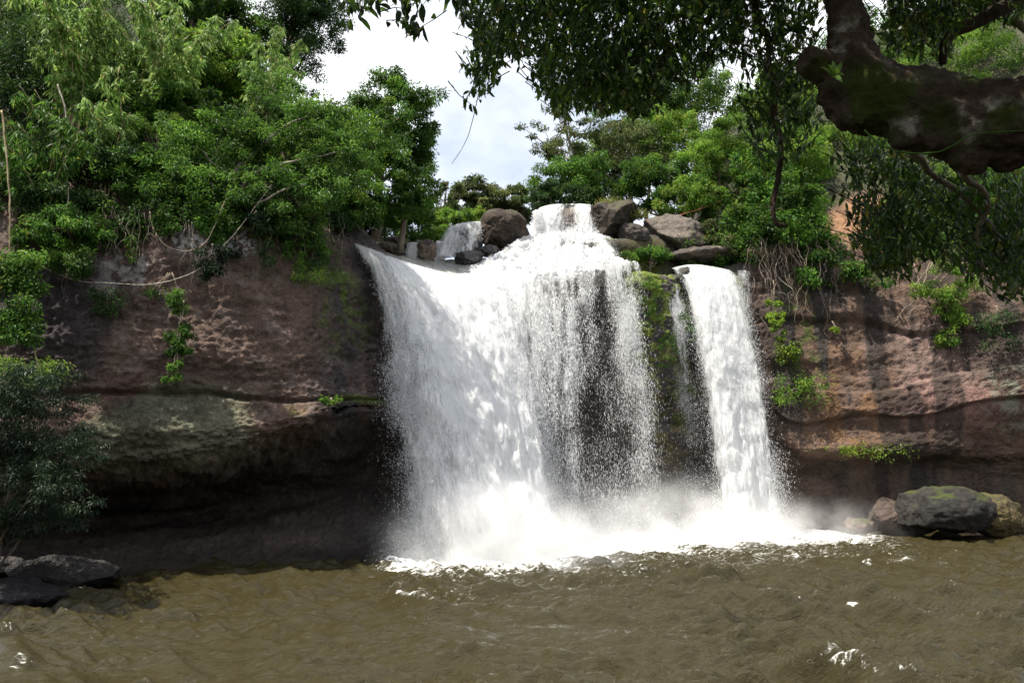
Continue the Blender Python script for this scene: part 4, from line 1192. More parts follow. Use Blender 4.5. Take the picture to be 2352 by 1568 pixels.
def bamboo(label, u, vt, d, w, h, seed, culms=12, per=11, n_nodes=16, leaf=(0.62, 0.12), mat=None, base_v=None, name='bamboo', lean=(0, -0.4)):
    rng = np.random.default_rng(seed + 7000)
    rx, H = pxm(w, d) / 2, pxm(h, d)
    top = P(u, vt, d)
    b = np.array([top[0], d + 1.0, top[2] - H])
    root = thing(name, label, 'bamboo', b)
    mb = MB()
    pos = []; ax = []
    for k in range(culms):
        a = rng.uniform(0, 2 * np.pi)
        e = np.array([math.cos(a) * rx * rng.uniform(0.3, 1.0) + lean[0] * rx, math.sin(a) * rx * 0.7 + lean[1] * rx, H * rng.uniform(0.62, 1.0)])
        p0 = b + np.array([rng.normal(0, 0.3), rng.normal(0, 0.3), 0])
        t = np.linspace(0, 1, 18)[:, None]
        path = p0 + np.concatenate([e[:2] * t ** 2.0, e[2] * (t * 1.25 - 0.25 * t ** 3.2)], 1)
        mb.tube(path, np.linspace(0.05, 0.015, 18), 5)
        for q in np.linspace(0.35, 1.0, n_nodes):
            i = q * 17
            c = catmull(path, np.array([i]))[0]
            br = unit(rng.normal(0, 1, 3) * np.array([1, 1, 0.3])) * rng.uniform(0.3, 1.1) * (1.2 - 0.5 * q)
            br[2] -= 0.3
            for m in range(2):
                tip = c + br * (0.45 + 0.5 * m)
                pp = np.repeat(tip[None], per, 0) + rng.normal(0, 0.05, (per, 3))
                aa = br * 0.55 + rng.normal(0, 0.55, (per, 3)) * np.array([1, 1, 0.5]) + np.array([0, 0, -0.75])
                pos.append(pp); ax.append(aa)
    pos = np.concatenate(pos); ax = np.concatenate(ax)
    n = len(pos)
    V, f, T = leaves(pos, ax, rng.normal(0, 0.5, (n, 3)) + np.array([0, -0.5, 0.6]), leaf[0] * rng.uniform(0.6, 1.3, n), leaf[1] * rng.uniform(0.7, 1.3, n), np.clip(rng.normal(0.55, 0.22, n), 0, 1))
    me = mb.mesh('culm', M_DRYV); me.transform(__import__('mathutils').Matrix.Translation(-Vector(b)))
    obj('culm_clump', me, root)
    obj('foliage', leaf_mesh('foliage', V - b, f, T, mat or M_BAMB), root)
    return root


# left slope
tree('tall dark tree with fine leaves against the sky', 303, -95, 72, 122, 196, M_DARK, 1, clumps=190, per=210, leaf=(0.26, 0.10), holes=0.75, cr=0.10, r0=0.4, low=-0.9, shell=0.5, base=(262, 160, 74), nb=16)
tree('domed dark green tree standing behind the stream rocks', 392, 60, 62, 108, 140, M_LEAF, 2, clumps=170, per=200, leaf=(0.26, 0.11), cr=0.11, r0=0.45, low=-0.75, base=(372, 246, 63), holes=0.62, nb=14)
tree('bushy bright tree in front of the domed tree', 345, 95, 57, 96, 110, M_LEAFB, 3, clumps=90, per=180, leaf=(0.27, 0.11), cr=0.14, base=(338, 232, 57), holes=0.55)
tree('slender green tree hung with creepers right of the lip wood', 408, 150, 60, 62, 92, M_LEAF, 4, clumps=60, per=150, leaf=(0.26, 0.11), cr=0.17, base=(400, 250, 61), droop=0.7)
bamboo('pale drooping bamboo plume against the sky gap', 268, 22, 56, 78, 150, 5, culms=14, n_nodes=22, per=9, leaf=(0.52, 0.10))
bamboo('tall bright bamboo arching over the upper left slope', 165, -12, 49, 150, 190, 6, culms=20, n_nodes=20, per=11)
bamboo('bamboo clump crowning the far upper left corner', 75, -22, 46, 130, 200, 7, culms=16, n_nodes=18, per=10)
bamboo('shaded bamboo hanging low at the left edge', 45, 85, 41, 110, 160, 8, culms=12, n_nodes=14, per=8, mat=M_LEAF)
bamboo('thin bamboo spray leaning from the middle of the left wood', 112, 60, 44, 60, 150, 9, culms=6, n_nodes=14, per=8)
tree('rounded creeper covered tree in the upper left wood', 215, 15, 60, 100, 110, M_LEAFB, 10, clumps=90, per=170, leaf=(0.28, 0.14), cr=0.15)
tree('dark leafy tree behind the bamboo', 130, 40, 57, 130, 130, M_LEAF, 11, clumps=90, per=150, leaf=(0.3, 0.14), cr=0.15)
tree('heart leaved climber heaped over a stump in the left wood', 180, 75, 50, 80, 80, M_LEAF, 12, clumps=60, per=140, leaf=(0.26, 0.18), cr=0.18, name='bush', cat='bush')
tree('feathery light green sapling in the left wood', 155, 112, 46, 80, 34, M_LEAFB, 13, clumps=34, per=130, leaf=(0.22, 0.06), flat=0.35, cr=0.2, r0=0.12)
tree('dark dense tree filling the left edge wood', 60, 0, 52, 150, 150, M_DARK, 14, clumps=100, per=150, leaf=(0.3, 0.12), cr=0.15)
tree('shady broad bush under the bamboo', 115, 128, 46, 120, 84, M_DARK, 15, clumps=70, per=150, leaf=(0.25, 0.11), cr=0.17, name='bush', cat='bush')
tree('dark tangle bush at the left brow', 40, 165, 43, 110, 80, M_DARK, 16, clumps=60, per=150, leaf=(0.24, 0.1), cr=0.18, name='bush', cat='bush')
tree('leafy shrub creeping over the brow above the dark wall', 70, 205, 41.5, 100, 60, M_LEAF, 17, clumps=50, per=140, leaf=(0.24, 0.10), cr=0.18, name='bush', cat='bush', droop=0.7)
tree('hilltop tree between the bamboo plumes', 235, -20, 68, 90, 110, M_LEAF, 18, clumps=70, per=150, leaf=(0.3, 0.13), cr=0.16)
tree('spreading bush with yellow green leaves above the mossy brow', 285, 130, 53, 110, 62, M_LEAFB, 19, clumps=70, per=170, leaf=(0.24, 0.10), cr=0.16, flat=0.4, name='bush', cat='bush')
tree('drooping bush beside the head of the main fall', 352, 165, 51.5, 80, 76, M_LEAF, 20, clumps=60, per=170, leaf=(0.25, 0.11), cr=0.17, droop=0.8, name='bush', cat='bush')
tree('small dark shrub in the gully left of the stream rocks', 335, 205, 50.5, 46, 44, M_DARK, 21, clumps=34, per=140, leaf=(0.24, 0.1), cr=0.2, name='bush', cat='bush', droop=0.6)


tree('high leafy tree filling the top of the left wood', 195, -60, 64, 110, 120, M_LEAF, 22, clumps=100, per=160, leaf=(0.30, 0.13), cr=0.14)
tree('sunny tree high between the bamboo and the dark tree', 240, 30, 62, 84, 100, M_LEAFB, 23, clumps=90, per=160, leaf=(0.28, 0.12), cr=0.15)
tree('green tree below the pale bamboo plume', 290, 95, 60, 90, 90, M_LEAF, 24, clumps=90, per=160, leaf=(0.28, 0.12), cr=0.15)
tree('top left tree rising above the bamboo', 20, -60, 60, 130, 120, M_LEAF, 25, clumps=100, per=150, leaf=(0.30, 0.13), cr=0.14)


def leaning_tree():
    rng = np.random.default_rng(61)
    b = P(235, 212, 46.8)
    root = thing('tree', 'leaning tree with pale bare limbs and flat leafy tiers over the brow', 'tree', b)
    mb = MB()
    limbs = [[(235, 214, 46.8), (228, 196, 46.2), (236, 170, 46), (262, 146, 46), (292, 122, 46.5), (330, 112, 47)],
             [(240, 205, 46.6), (246, 180, 46), (275, 165, 45.6), (310, 158, 45.5), (345, 150, 46)],
             [(232, 200, 46.4), (215, 187, 45.4), (196, 178, 45), (170, 175, 44.6)],
             [(228, 192, 46.2), (205, 168, 45.2), (176, 160, 45), (150, 156, 44.6)],
             [(238, 208, 46.2), (262, 200, 45.0), (285, 188, 44.6), (305, 184, 44.5)],
             [(236, 176, 46), (215, 165, 45.4), (200, 150, 45.2), (185, 146, 45)]]
    rad = [0.30, 0.16, 0.15, 0.13, 0.11, 0.10]
    tips = []
    for L, r in zip(limbs, rad):
        p = catmull(np.array([P(*q) for q in L]), np.linspace(0, len(L) - 1, 22))
        p = p + 0.12 * np.stack([fbm(p * 0.8 + k * 9, 2, k) for k in range(3)], -1)
        mb.tube(p, np.linspace(r, 0.04, 22), 8, 0.2)
    me = mb.mesh('trunk', M_PALE); me.transform(__import__('mathutils').Matrix.Translation(-Vector(b)))
    obj('trunk', me, root)
    tiers = [(190, 140, 45.2, 40, 10), (228, 132, 45.8, 38, 12), (262, 128, 46, 34, 12), (300, 112, 46.5, 46, 12), (335, 118, 47, 36, 12), (345, 150, 46, 40, 10), (305, 170, 45.2, 40, 9), (320, 186, 44.8, 40, 9), (165, 158, 44.8, 34, 9), (200, 172, 44.8, 36, 9), (235, 186, 44.6, 40, 9), (250, 150, 46, 40, 9), (175, 190, 44.2, 40, 10), (215, 202, 44.2, 44, 9), (275, 208, 44.6, 40, 10), (140, 180, 44.2, 36, 12), (375, 140, 48, 36, 12), (270, 90, 50, 40, 18), (310, 140, 46, 36, 12)]
    Vs = []; fs = []; Ts = []; n = 0
    for (u, v, d, w, h) in tiers:
        c = P(u, v, d)
        cc = c + rng.uniform(-1, 1, (16, 3)) * np.array([pxm(w, d) / 2, pxm(w, d) / 2, pxm(h, d) / 2])
        cc = cc + rng.normal(0, 1, (16, 3)) * np.array([0.9, 0.7, 0.55])
        V, f, T = clump_leaves(cc, 0.62 * rng.uniform(0.5, 1.5, 16), 130, rng, 0.25, 0.095, 0.25, 0.6)
        Vs.append(V - b); fs.append(f[0] + n); Ts.append(T); n += len(V)
    obj('crown', leaf_mesh('crown', np.concatenate(Vs), [np.concatenate(fs)], np.concatenate(Ts) * 0.85, M_MIX), root)
    # hanging aerial roots, each a part of the tree
    for k in range(50):
        u = rng.uniform(40, 225); v0 = rng.uniform(200, 222); ln = rng.uniform(35, 90)
        if k > 36: u = rng.uniform(250, 345); ln = rng.uniform(25, 60)
        d = 41.4 + (u - 70) * 0.021 - 0.2
        u1 = u + rng.normal(0, 4)
        d0 = min(surf(u, v0 + 10), surf(u, v0 + 20), d + 3)
        a, e = P(u, v0, d0 - 0.3), P(u1, v0 + ln, min(surf(u1, v0 + ln), surf(u1, v0 + ln / 2)) - 0.3)
        m2 = MB(); m2.tube(wobble(a, e, 26, 0.16, rng), np.linspace(0.022, 0.009, 26) * rng.uniform(0.6, 1.3), 5)
        me = m2.mesh('root', M_BARK); me.transform(__import__('mathutils').Matrix.Translation(-Vector(b)))
        obj('root', me, root)
    return root


leaning_tree()


def creeper(k, u, v, d, ln, rng):
    from mathutils import Matrix
    u1 = u + rng.normal(0, 5)
    d0 = min(surf(u, v + 8), surf(u, v + 18), d + 2)
    a, e = P(u, v, d0 - 0.5), P(u1, v + ln, min(surf(u1, v + ln), surf(u1, v + ln * 0.6), d0) - 0.45)
    p = wobble(a, e, 24, 0.12, rng)
    root = thing('creeper', 'leafy creeper strand hanging over the dark brow of the left wall', 'creeper', a, 'creepers hanging over the left brow')
    b = np.array(root.location)
    mb = MB(); mb.tube(p - b, np.linspace(0.025, 0.01, 24), 5)
    obj('stem', mb.mesh('stem', M_BARK), root)
    i = rng.integers(0, 24, 12)
    V, f, T = clump_leaves(p[i] - b + rng.normal(0, 0.15, (12, 3)), 0.38 * rng.uniform(0.5, 1.3, 12), 34, rng, 0.26, 0.11, 0.6, 0.8)
    obj('foliage', leaf_mesh('foliage', V, f, T, M_LEAF if k % 3 else M_DARK), root)


_r = np.random.default_rng(515)
for k in range(46):
    u = _r.uniform(15, 345)
    creeper(k, u, _r.uniform(196, 214) + (16 if u > 300 else 0), 41.8 + u * 0.019 + (0.8 if u > 200 else 0), _r.uniform(16, 60) * (0.6 if 150 < u < 260 else 1), _r)


def vine(label, pts, r, seed, mat=None, name='vine', cat='vine', sides=6, amp=0.0, leafy=0, taper=0.6, noise=0.15):
    rng = np.random.default_rng(seed + 100)
    c = np.array([P(*q) for q in pts])
    p = catmull(c, np.linspace(0, len(c) - 1, 16 * len(c)))
    if amp:
        p = p + amp * np.stack([fbm(p * 1.5 + k * 7.0, 3, seed + k) for k in range(3)], -1)
    mb = MB(); mb.tube(p, np.linspace(r, r * taper, len(p)), sides, noise, seed)
    o = obj(name, mb.mesh(name, mat or M_VINE))
    tag(o, label, cat)
    return o


vine('long pale liana sagging across the left wall up to the brow', [(18, 254, 40.8), (45, 267, 40.3), (75, 280, 40.2), (110, 283, 40.4), (150, 284, 40.8), (185, 276, 41.2), (205, 263, 41.8), (225, 244, 42.6), (247, 218, 43.6), (272, 184, 44.6)], 0.042, 1, M_PALE, amp=0.05)
vine('shorter liana looping in front of the grey lichen patch', [(150, 205, 43.6), (152, 225, 43.0), (165, 244, 42.6), (185, 251, 42.6), (205, 243, 42.8), (216, 222, 43.2), (230, 190, 44)], 0.045, 2, amp=0.05)
vine('brown stem hanging down the far left wall', [(22, 290, 38.5), (28, 325, 38.3), (40, 370, 38), (52, 395, 37.6), (62, 410, 37)], 0.04, 3, M_DRYV, amp=0.04)
vine('dry bamboo culm bending down at the left margin', [(2, 110, 39), (8, 170, 38.8), (10, 230, 38.7), (6, 285, 38.6)], 0.05, 4, M_DRYV, amp=0.06)
vine('pale bare stem curving through the dark left wood', [(58, 85, 42), (66, 115, 41.8), (62, 150, 41.6), (68, 195, 41.4), (60, 240, 41)], 0.05, 5, M_PALE, amp=0.08)

# plants on the left wall and margin
def wall_plant(label, u, v, d, w, h, mat, seed, n=14, per=110, leaf=(0.22, 0.08), droop=0.6, stem=None):
    rng = np.random.default_rng(seed + 5200)
    d = min(d, min(surf(u, v), surf(u, v - h / 2), surf(u, v + h / 2)) - 0.45)
    c = P(u, v, d)
    root = thing('plant', label, 'plant', c)
    cen = rng.uniform(-1, 1, (n, 3)) * np.array([pxm(w, d) / 2, 0.35, pxm(h, d) / 2])
    R = 0.22 * max(pxm(w, d), 0.8) * rng.uniform(0.6, 1.3, n)
    V, f, T = clump_leaves(cen, R, per, rng, leaf[0], leaf[1], droop, 0.7)
    obj('foliage', leaf_mesh('foliage', V, f, T, mat), root)
    top = stem if stem is not None else h / 2 + 6
    mb = MB()
    for k in range(3):
        mb.tube(wobble([rng.normal(0, 0.1), 0.25, pxm(top, d)], cen[rng.integers(n)], 10, 0.06, rng), np.linspace(0.03, 0.012, 10), 5)
    obj('stem', mb.mesh('stem', M_VINE), root)
    return root


wall_plant('dark bushy plant hanging on the liana in front of the wall', 210, 262, 41.6, 26, 30, M_GREY, 1, 14, 120)
wall_plant('small sprig clinging to the grey lichen patch', 233, 248, 43.4, 12, 16, M_GREY, 2, 7, 60)
wall_plant('sprig dangling below the leafy brow', 255, 222, 43.6, 18, 16, M_GREY, 3, 8, 90)
wall_plant('hanging plant halfway down the left wall', 180, 338, 41.2, 26, 28, M_LEAF, 4, 14, 100, stem=40)
wall_plant('lowest hanging tuft on the left wall', 175, 370, 41, 16, 20, M_LEAF, 5, 9, 80, stem=30)
wall_plant('sparse plant high on the left wall below the liana', 165, 300, 41.3, 34, 18, M_LEAF, 6, 12, 60, stem=30)
wall_plant('thin spray of leaves under the lowest part of the liana', 105, 300, 40.6, 40, 20, M_DARK, 7, 12, 50)
wall_plant('small sprouting plant on the crack line beside the falls', 331, 399, 44.0, 16, 7, M_LEAF, 8, 6, 50, stem=2)
wall_plant('grassy tuft on the mossy ledge left of the main fall', 312, 275, 45.6, 40, 7, M_LEAFB, 9, 9, 60, (0.3, 0.04), stem=2)
wall_plant('yellow green spray dangling by the head of the main fall', 305, 215, 46.6, 16, 34, M_LEAFB, 10, 12, 70, stem=30)
wall_plant('bright leafy bush at the left margin below the brow', 18, 268, 38.3, 60, 44, M_LEAF, 11, 26, 130, (0.22, 0.1), stem=20)
wall_plant('leafy branch reaching over the far left wall', 62, 262, 39.6, 44, 22, M_LEAF, 12, 16, 110, stem=10)
wall_plant('leafy bush at the left margin beside the shaded wall', 12, 318, 37.5, 52, 40, M_LEAF, 13, 24, 120, (0.22, 0.1), stem=20)
wall_plant('yellowish branch spreading above the dark bush', 30, 372, 36, 66, 18, M_LEAFB, 14, 18, 70, (0.22, 0.07), 0.3, stem=5)


def dark_bush():
    rng = np.random.default_rng(99)
    b = PZ(-10, -0.2, 35.5)
    root = thing('bush', 'dark grey green feathery bush overhanging the lower left water', 'bush', b)
    Vs = []; fs = []; Ts = []; n = 0
    mb = MB()
    for k in range(46):
        u = rng.uniform(-70, 74) ; v = 375 + 145 * rng.random() ** 1.0
        lim = np.interp(v, [365, 385, 410, 440, 470, 500, 530], [75, 92, 96, 94, 88, 80, 62])
        u = min(u, lim - 14)
        d = rng.uniform(31.5, 36)
        c = P(u, v, d)
        tip = c
        mb.tube(wobble(b + np.array([0, 0, rng.uniform(0.5, 3.5)]), tip, 9, 0.08, rng), np.linspace(0.06, 0.015, 9), 5)
        cc = c + rng.normal(0, 1, (14, 3)) * np.array([0.75, 0.6, 0.30])
        cc[:, 2] -= 0.25 * np.abs(cc[:, 0] - c[0])
        V, f, T = clump_leaves(cc, 0.42 * rng.uniform(0.7, 1.3, 14), 85, rng, 0.21, 0.045, 0.45, 0.45)
        Vs.append(V - b); fs.append(f[0] + n); Ts.append(T); n += len(V)
    me = mb.mesh('stem', M_BARK); me.transform(__import__('mathutils').Matrix.Translation(-Vector(b)))
    obj('stem_clump', me, root)
    obj('foliage', leaf_mesh('foliage', np.concatenate(Vs), [np.concatenate(fs)], np.concatenate(Ts), M_GREY), root)


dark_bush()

# centre, beyond the lip
tree('flat topped olive tree far behind the falls', 478, 174, 100, 74, 56, M_OLIVE, 30, clumps=80, per=150, leaf=(0.40, 0.16), cr=0.13, flat=0.4, holes=0.55, r0=0.35, trunk_mat=M_PALE, nb=14)
tree('olive tree with bare pale branches beside the sky gap', 446, 168, 96, 40, 66, M_OLIVE, 31, clumps=34, per=120, leaf=(0.38, 0.15), cr=0.14, flat=0.45, holes=0.8, r0=0.3, trunk_mat=M_PALE, nb=14)
tree('dark olive tree far off above the large boulder', 515, 182, 102, 44, 50, M_OLIVE, 32, clumps=44, per=140, leaf=(0.40, 0.16), cr=0.15, flat=0.45)
tree('light green bush behind the curved cascade', 460, 206, 82, 70, 40, M_LEAFB, 33, clumps=60, per=150, leaf=(0.30, 0.13), cr=0.17, name='bush', cat='bush')
tree('pale green shrub behind the upright brown block', 430, 222, 78, 44, 34, M_LEAFB, 34, clumps=36, per=140, leaf=(0.28, 0.12), cr=0.2, name='bush', cat='bush')
tree('shadowy tree behind the flat stream rock', 405, 188, 72, 56, 66, M_LEAF, 35, clumps=60, per=150, leaf=(0.28, 0.12), cr=0.16, low=-0.9)
tree('dark understory tree beside the pale trunk', 360, 185, 64, 60, 66, M_DARK, 36, clumps=60, per=150, leaf=(0.27, 0.11), cr=0.16, low=-0.9)

# right slope
tree('low leafy shrub between the grassy boulder and the narrow fall', 652, 246, 65.2, 40, 17, M_LEAF, 60, clumps=26, per=110, leaf=(0.20, 0.09), cr=0.28, r0=0.06, name='bush', cat='bush')
tree('small mossy plant cushion at the crest right of the rapids', 628, 252, 64.5, 22, 14, M_LEAFB, 61, clumps=16, per=90, leaf=(0.16, 0.07), cr=0.3, r0=0.05, name='bush', cat='bush')
tree('broad green tree filling the skyline left of the hanging vine', 650, 62, 92, 120, 100, M_LEAF, 57, clumps=100, per=150, leaf=(0.32, 0.14), cr=0.14)
tree('hazy green tree behind the shaggy grey green one', 612, 118, 90, 100, 84, M_LEAFB, 58, clumps=80, per=150, leaf=(0.32, 0.14), cr=0.15)
tree('sunlit tree rising between the pale boulder and the skyline', 668, 100, 84, 90, 80, M_LEAFB, 59, clumps=80, per=150, leaf=(0.30, 0.13), cr=0.15)
tree('tall thin crowned tree against the sky right of the gap', 566, 88, 84, 100, 96, M_OLIVE, 40, clumps=70, per=110, leaf=(0.30, 0.12), cr=0.10, holes=0.85, flat=0.4, base=(585, 230, 86), trunk_mat=M_PALE, nb=16, low=-0.8)
tree('dense dark tree right of the sky gap', 575, 150, 80, 100, 72, M_LEAF, 41, clumps=90, per=160, leaf=(0.30, 0.13), cr=0.14)
tree('shaggy grey green tree above the grassy boulder', 628, 108, 82, 96, 100, M_OLIVE, 42, clumps=90, per=150, leaf=(0.30, 0.13), cr=0.14, droop=0.7, trunk_mat=M_PALE, nb=14)
tree('dark tree behind the topmost water step', 560, 178, 76, 70, 44, M_DARK, 43, clumps=50, per=150, leaf=(0.28, 0.12), cr=0.17)
tree('mid green tree above the pale boulder', 655, 150, 76, 80, 74, M_LEAF, 44, clumps=80, per=160, leaf=(0.28, 0.12), cr=0.15)
tree('bright sunlit bush on the right slope', 716, 122, 76, 92, 80, M_LEAFB, 45, clumps=90, per=170, leaf=(0.28, 0.12), cr=0.15, name='bush', cat='bush')
tree('bright green shrub above the rope', 690, 172, 72, 76, 56, M_LEAFB, 46, clumps=60, per=160, leaf=(0.26, 0.12), cr=0.17, name='bush', cat='bush')
tree('sunny tree high behind the hanging vine', 770, 60, 84, 100, 90, M_LEAFB, 47, clumps=90, per=150, leaf=(0.30, 0.13), cr=0.14)
tree('green tree high above the bright bush', 690, 50, 88, 110, 100, M_LEAF, 48, clumps=90, per=150, leaf=(0.32, 0.14), cr=0.14)
tree('yellow green bush left of the orange bank', 790, 120, 74, 100, 84, M_LEAFB, 49, clumps=90, per=160, leaf=(0.28, 0.14), cr=0.15, name='bush', cat='bush')
tree('sunlit tree behind the mossy limb', 960, 20, 84, 150, 110, M_LEAFB, 50, clumps=110, per=150, leaf=(0.30, 0.13), cr=0.13)
tree('tree on the skyline behind the upright mossy stem', 870, 0, 92, 130, 120, M_LEAF, 51, clumps=100, per=140, leaf=(0.32, 0.14), cr=0.13, holes=0.5)
tree('bushy tree above the orange bank', 860, 110, 78, 110, 84, M_LEAFB, 52, clumps=90, per=150, leaf=(0.28, 0.13), cr=0.15)
tree('pale green tree right of the orange bank', 935, 160, 70, 110, 90, M_LEAFB, 53, clumps=90, per=150, leaf=(0.26, 0.11), cr=0.15)
tree('shaded green tree at the right margin', 1010, 150, 67, 120, 120, M_LEAF, 54, clumps=90, per=150, leaf=(0.26, 0.11), cr=0.15)
tree('grey green shrub overhanging the pale boulder', 708, 222, 68, 46, 34, M_OLIVE, 55, clumps=36, per=130, leaf=(0.24, 0.10), cr=0.2, name='bush', cat='bush', droop=0.7)
tree('small drooping shrub over the rock ledge', 733, 232, 66.5, 44, 32, M_OLIVE, 56, clumps=34, per=130, leaf=(0.26, 0.10), cr=0.2, name='bush', cat='bush', droop=0.8)


def root_bush():
    rng = np.random.default_rng(303)
    b = P(785, 235, 67.5)
    root = thing('bush', 'large leaved bush trailing a curtain of bare roots over the right cliff', 'bush', b)
    Vs = []; fs = []; Ts = []; n = 0
    for (u, v, d, w, h, k) in ((770, 185, 67, 60, 30, 26), (790, 205, 65.2, 76, 34, 36), (800, 230, 64.2, 66, 26, 26), (770, 222, 64.6, 50, 26, 20), (745, 215, 67, 40, 26, 16), (765, 238, 66, 36, 18, 10), (812, 252, 65, 40, 22, 10), (835, 262, 63.6, 44, 24, 12), (862, 276, 62.6, 40, 20, 9), (815, 274, 63.6, 32, 20, 8), (760, 165, 68.5, 60, 26, 18), (722, 240, 66.4, 30, 14, 8)):
        c = P(u, v, d) + rng.uniform(-1, 1, (k, 3)) * np.array([pxm(w, d) / 2, 0.9, pxm(h, d) / 2])
        V, f, T = clump_leaves(c, 0.62 * rng.uniform(0.7, 1.3, k), 62, rng, 0.40, 0.19, 0.35, 0.7)
        Vs.append(V - b); fs.append(f[0] + n); Ts.append(T); n += len(V)
    obj('foliage', leaf_mesh('foliage', np.concatenate(Vs), [np.concatenate(fs)], np.concatenate(Ts), M_LEAF), root)
    from mathutils import Matrix
    for k in range(64):
        u0 = rng.uniform(750, 835); v0 = rng.uniform(222, 262)
        u1 = u0 + rng.normal(6, 12); v1 = v0 + rng.uniform(15, 95)
        d = 64.6 - rng.uniform(0.2, 1.3)
        pth = wobble(P(u0, v0, d + 0.6), P(u1, v1, d - 0.5), 26, 0.18, rng)
        m2 = MB(); m2.tube(pth, np.linspace(0.034, 0.011, 26) * rng.uniform(0.5, 1.2), 5)
        me = m2.mesh('root', M_PALE if k % 9 == 0 else (M_VINE if k % 3 == 0 else M_BARK)); me.transform(Matrix.Translation(-Vector(b)))
        obj('root', me, root)


root_bush()


def hanging_shrub():
    rng = np.random.default_rng(404)
    b = P(955, 262, 62)
    root = thing('bush', 'pale green shrub trailing down the pinkish right wall', 'bush', b)
    Vs = []; fs = []; Ts = []; n = 0
    for (u, v, w, h, k) in ((948, 262, 30, 20, 12), (932, 290, 40, 16, 14), (950, 300, 34, 22, 14), (955, 320, 20, 22, 9), (945, 338, 16, 14, 6), (970, 282, 24, 10, 6)):
        c = P(u, v, 60.4) + rng.uniform(-1, 1, (k, 3)) * np.array([pxm(w, 60.4) / 2, 0.5, pxm(h, 60.4) / 2])
        V, f, T = clump_leaves(c, 0.45 * rng.uniform(0.7, 1.3, k), 70, rng, 0.26, 0.11, 0.6, 0.8)
        Vs.append(V - b); fs.append(f[0] + n); Ts.append(T); n += len(V)
    obj('foliage', leaf_mesh('foliage', np.concatenate(Vs), [np.concatenate(fs)], np.concatenate(Ts), M_LEAFB), root)
    from mathutils import Matrix
    for k in range(6):
        m2 = MB(); m2.tube(wobble(P(rng.uniform(900, 965), 262, 62), P(rng.uniform(890, 960), rng.uniform(290, 325), 60.6), 20, 0.1, rng), np.linspace(0.04, 0.015, 20), 5)
        me = m2.mesh('root', M_VINE); me.transform(Matrix.Translation(-Vector(b))); obj('root', me, root)


hanging_shrub()
wall_plant('lime green creeper hanging beside the thin trickle', 776, 318, 62.8, 14, 44, M_MOSSL, 20, 16, 80, (0.22, 0.12), 0.5, stem=40)
wall_plant('bright creeper below the lime green one', 790, 352, 62.4, 22, 20, M_MOSSL, 21, 13, 70, (0.22, 0.12), 0.5)
wall_plant('loose green plants in a hollow low on the right wall', 805, 388, 62, 50, 24, M_LEAFB, 22, 20, 45, (0.24, 0.1), 0.3, stem=4)
wall_plant('small tuft on the dark streaked right wall', 833, 330, 62.4, 10, 8, M_MOSSL, 23, 5, 40)
wall_plant('ferns on the mossy ledge of the right wall', 880, 450, 60.7, 60, 4, M_MOSSL, 24, 12, 34, (0.2, 0.08), 0.2, stem=1)
wall_plant('dark ivy on the shaded far right rock', 1000, 330, 58.6, 44, 40, M_DARK, 25, 18, 50, (0.22, 0.1), 0.5)
wall_plant('mossy cushion plants on the rib between the two falls', 652, 300, 60.6, 22, 50, M_LEAF, 26, 18, 50, (0.18, 0.08), 0.4, stem=2)
wall_plant('green tuft at the foot of the mossy rib', 668, 350, 60.8, 20, 34, M_LEAF, 27, 12, 44, (0.18, 0.08), 0.4, stem=2)


wall_plant('green tuft beside the thin side strand of the narrow fall', 686, 330, 62.5, 16, 40, M_LEAF, 28, 14, 50, (0.2, 0.09), 0.4, stem=2)
wall_plant('brownish green growth low on the rib between the falls', 680, 400, 61.5, 26, 44, M_OLIVE, 29, 18, 46, (0.2, 0.09), 0.4, stem=2)


def grass_tuft(label, u, v, d, w, h, seed, n=420):
    rng = np.random.default_rng(seed)
    c = P(u, v, d)
    p = rng.normal(0, 1, (n, 3)) * np.array([pxm(w, d) / 4, 0.3, 0.05])
    ax = np.stack([rng.normal(0, 0.45, n), rng.normal(0, 0.4, n), np.ones(n)], -1)
    V, f, T = leaves(p, ax, rng.normal(0, 1, (n, 3)), pxm(h, d) * rng.uniform(0.5, 1.1, n), 0.05, rng.random(n), curl=0.35)
    tag(obj('grass_tuft', leaf_mesh('grass_tuft', V, f, T, M_GRASS), None, Vector(c)), label, 'grass tuft', 'grass on the boulder')


grass_tuft('tallest yellow green grass tuft on top of the grassy boulder', 613, 208, 67.2, 26, 13, 1)
grass_tuft('middle grass tuft on the sloping side of the grassy boulder', 626, 213, 67, 18, 10, 2, 300)
grass_tuft('lowest grass tuft at the right end of the grassy boulder', 638, 219, 67, 20, 12, 3, 300)


# ground cover of the two wooded slopes
def undergrowth(label, u0, u1, n, seed, mat, rlo=8.15, rhi=10.9, leaf=(0.28, 0.12), per=70):
    rng = np.random.default_rng(seed)
    ii = np.where((ctrl_u >= u0) & (ctrl_u <= u1))[0]
    jj = np.where((rowx >= rlo) & (rowx <= rhi))[0]
    ci = rng.choice(ii, n); cj = rng.choice(jj, n)
    c = CLIFF[ci, cj] + rng.normal(0, 1, (n, 3)) * np.array([0.5, 0.5, 0.2])
    c[:, 2] += rng.exponential(0.9, n)
    bankm = (np.abs((c[:, 0] / c[:, 1] * F + 512) - 865) < 32) & (c[:, 1] < 73)
    c = c[~bankm]
    V, f, T = clump_leaves(c, 0.8 * rng.uniform(0.6, 1.5, len(c)), per, rng, leaf[0], leaf[1], 0.35, 0.7)
    tag(obj('undergrowth', leaf_mesh('undergrowth', V, f, T, mat)), label, kind='stuff')


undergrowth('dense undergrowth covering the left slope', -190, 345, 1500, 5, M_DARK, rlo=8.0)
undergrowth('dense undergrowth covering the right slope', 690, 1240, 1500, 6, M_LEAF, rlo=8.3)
undergrowth('low growth beyond the lip', 400, 690, 350, 7, M_LEAF, rlo=10.35)


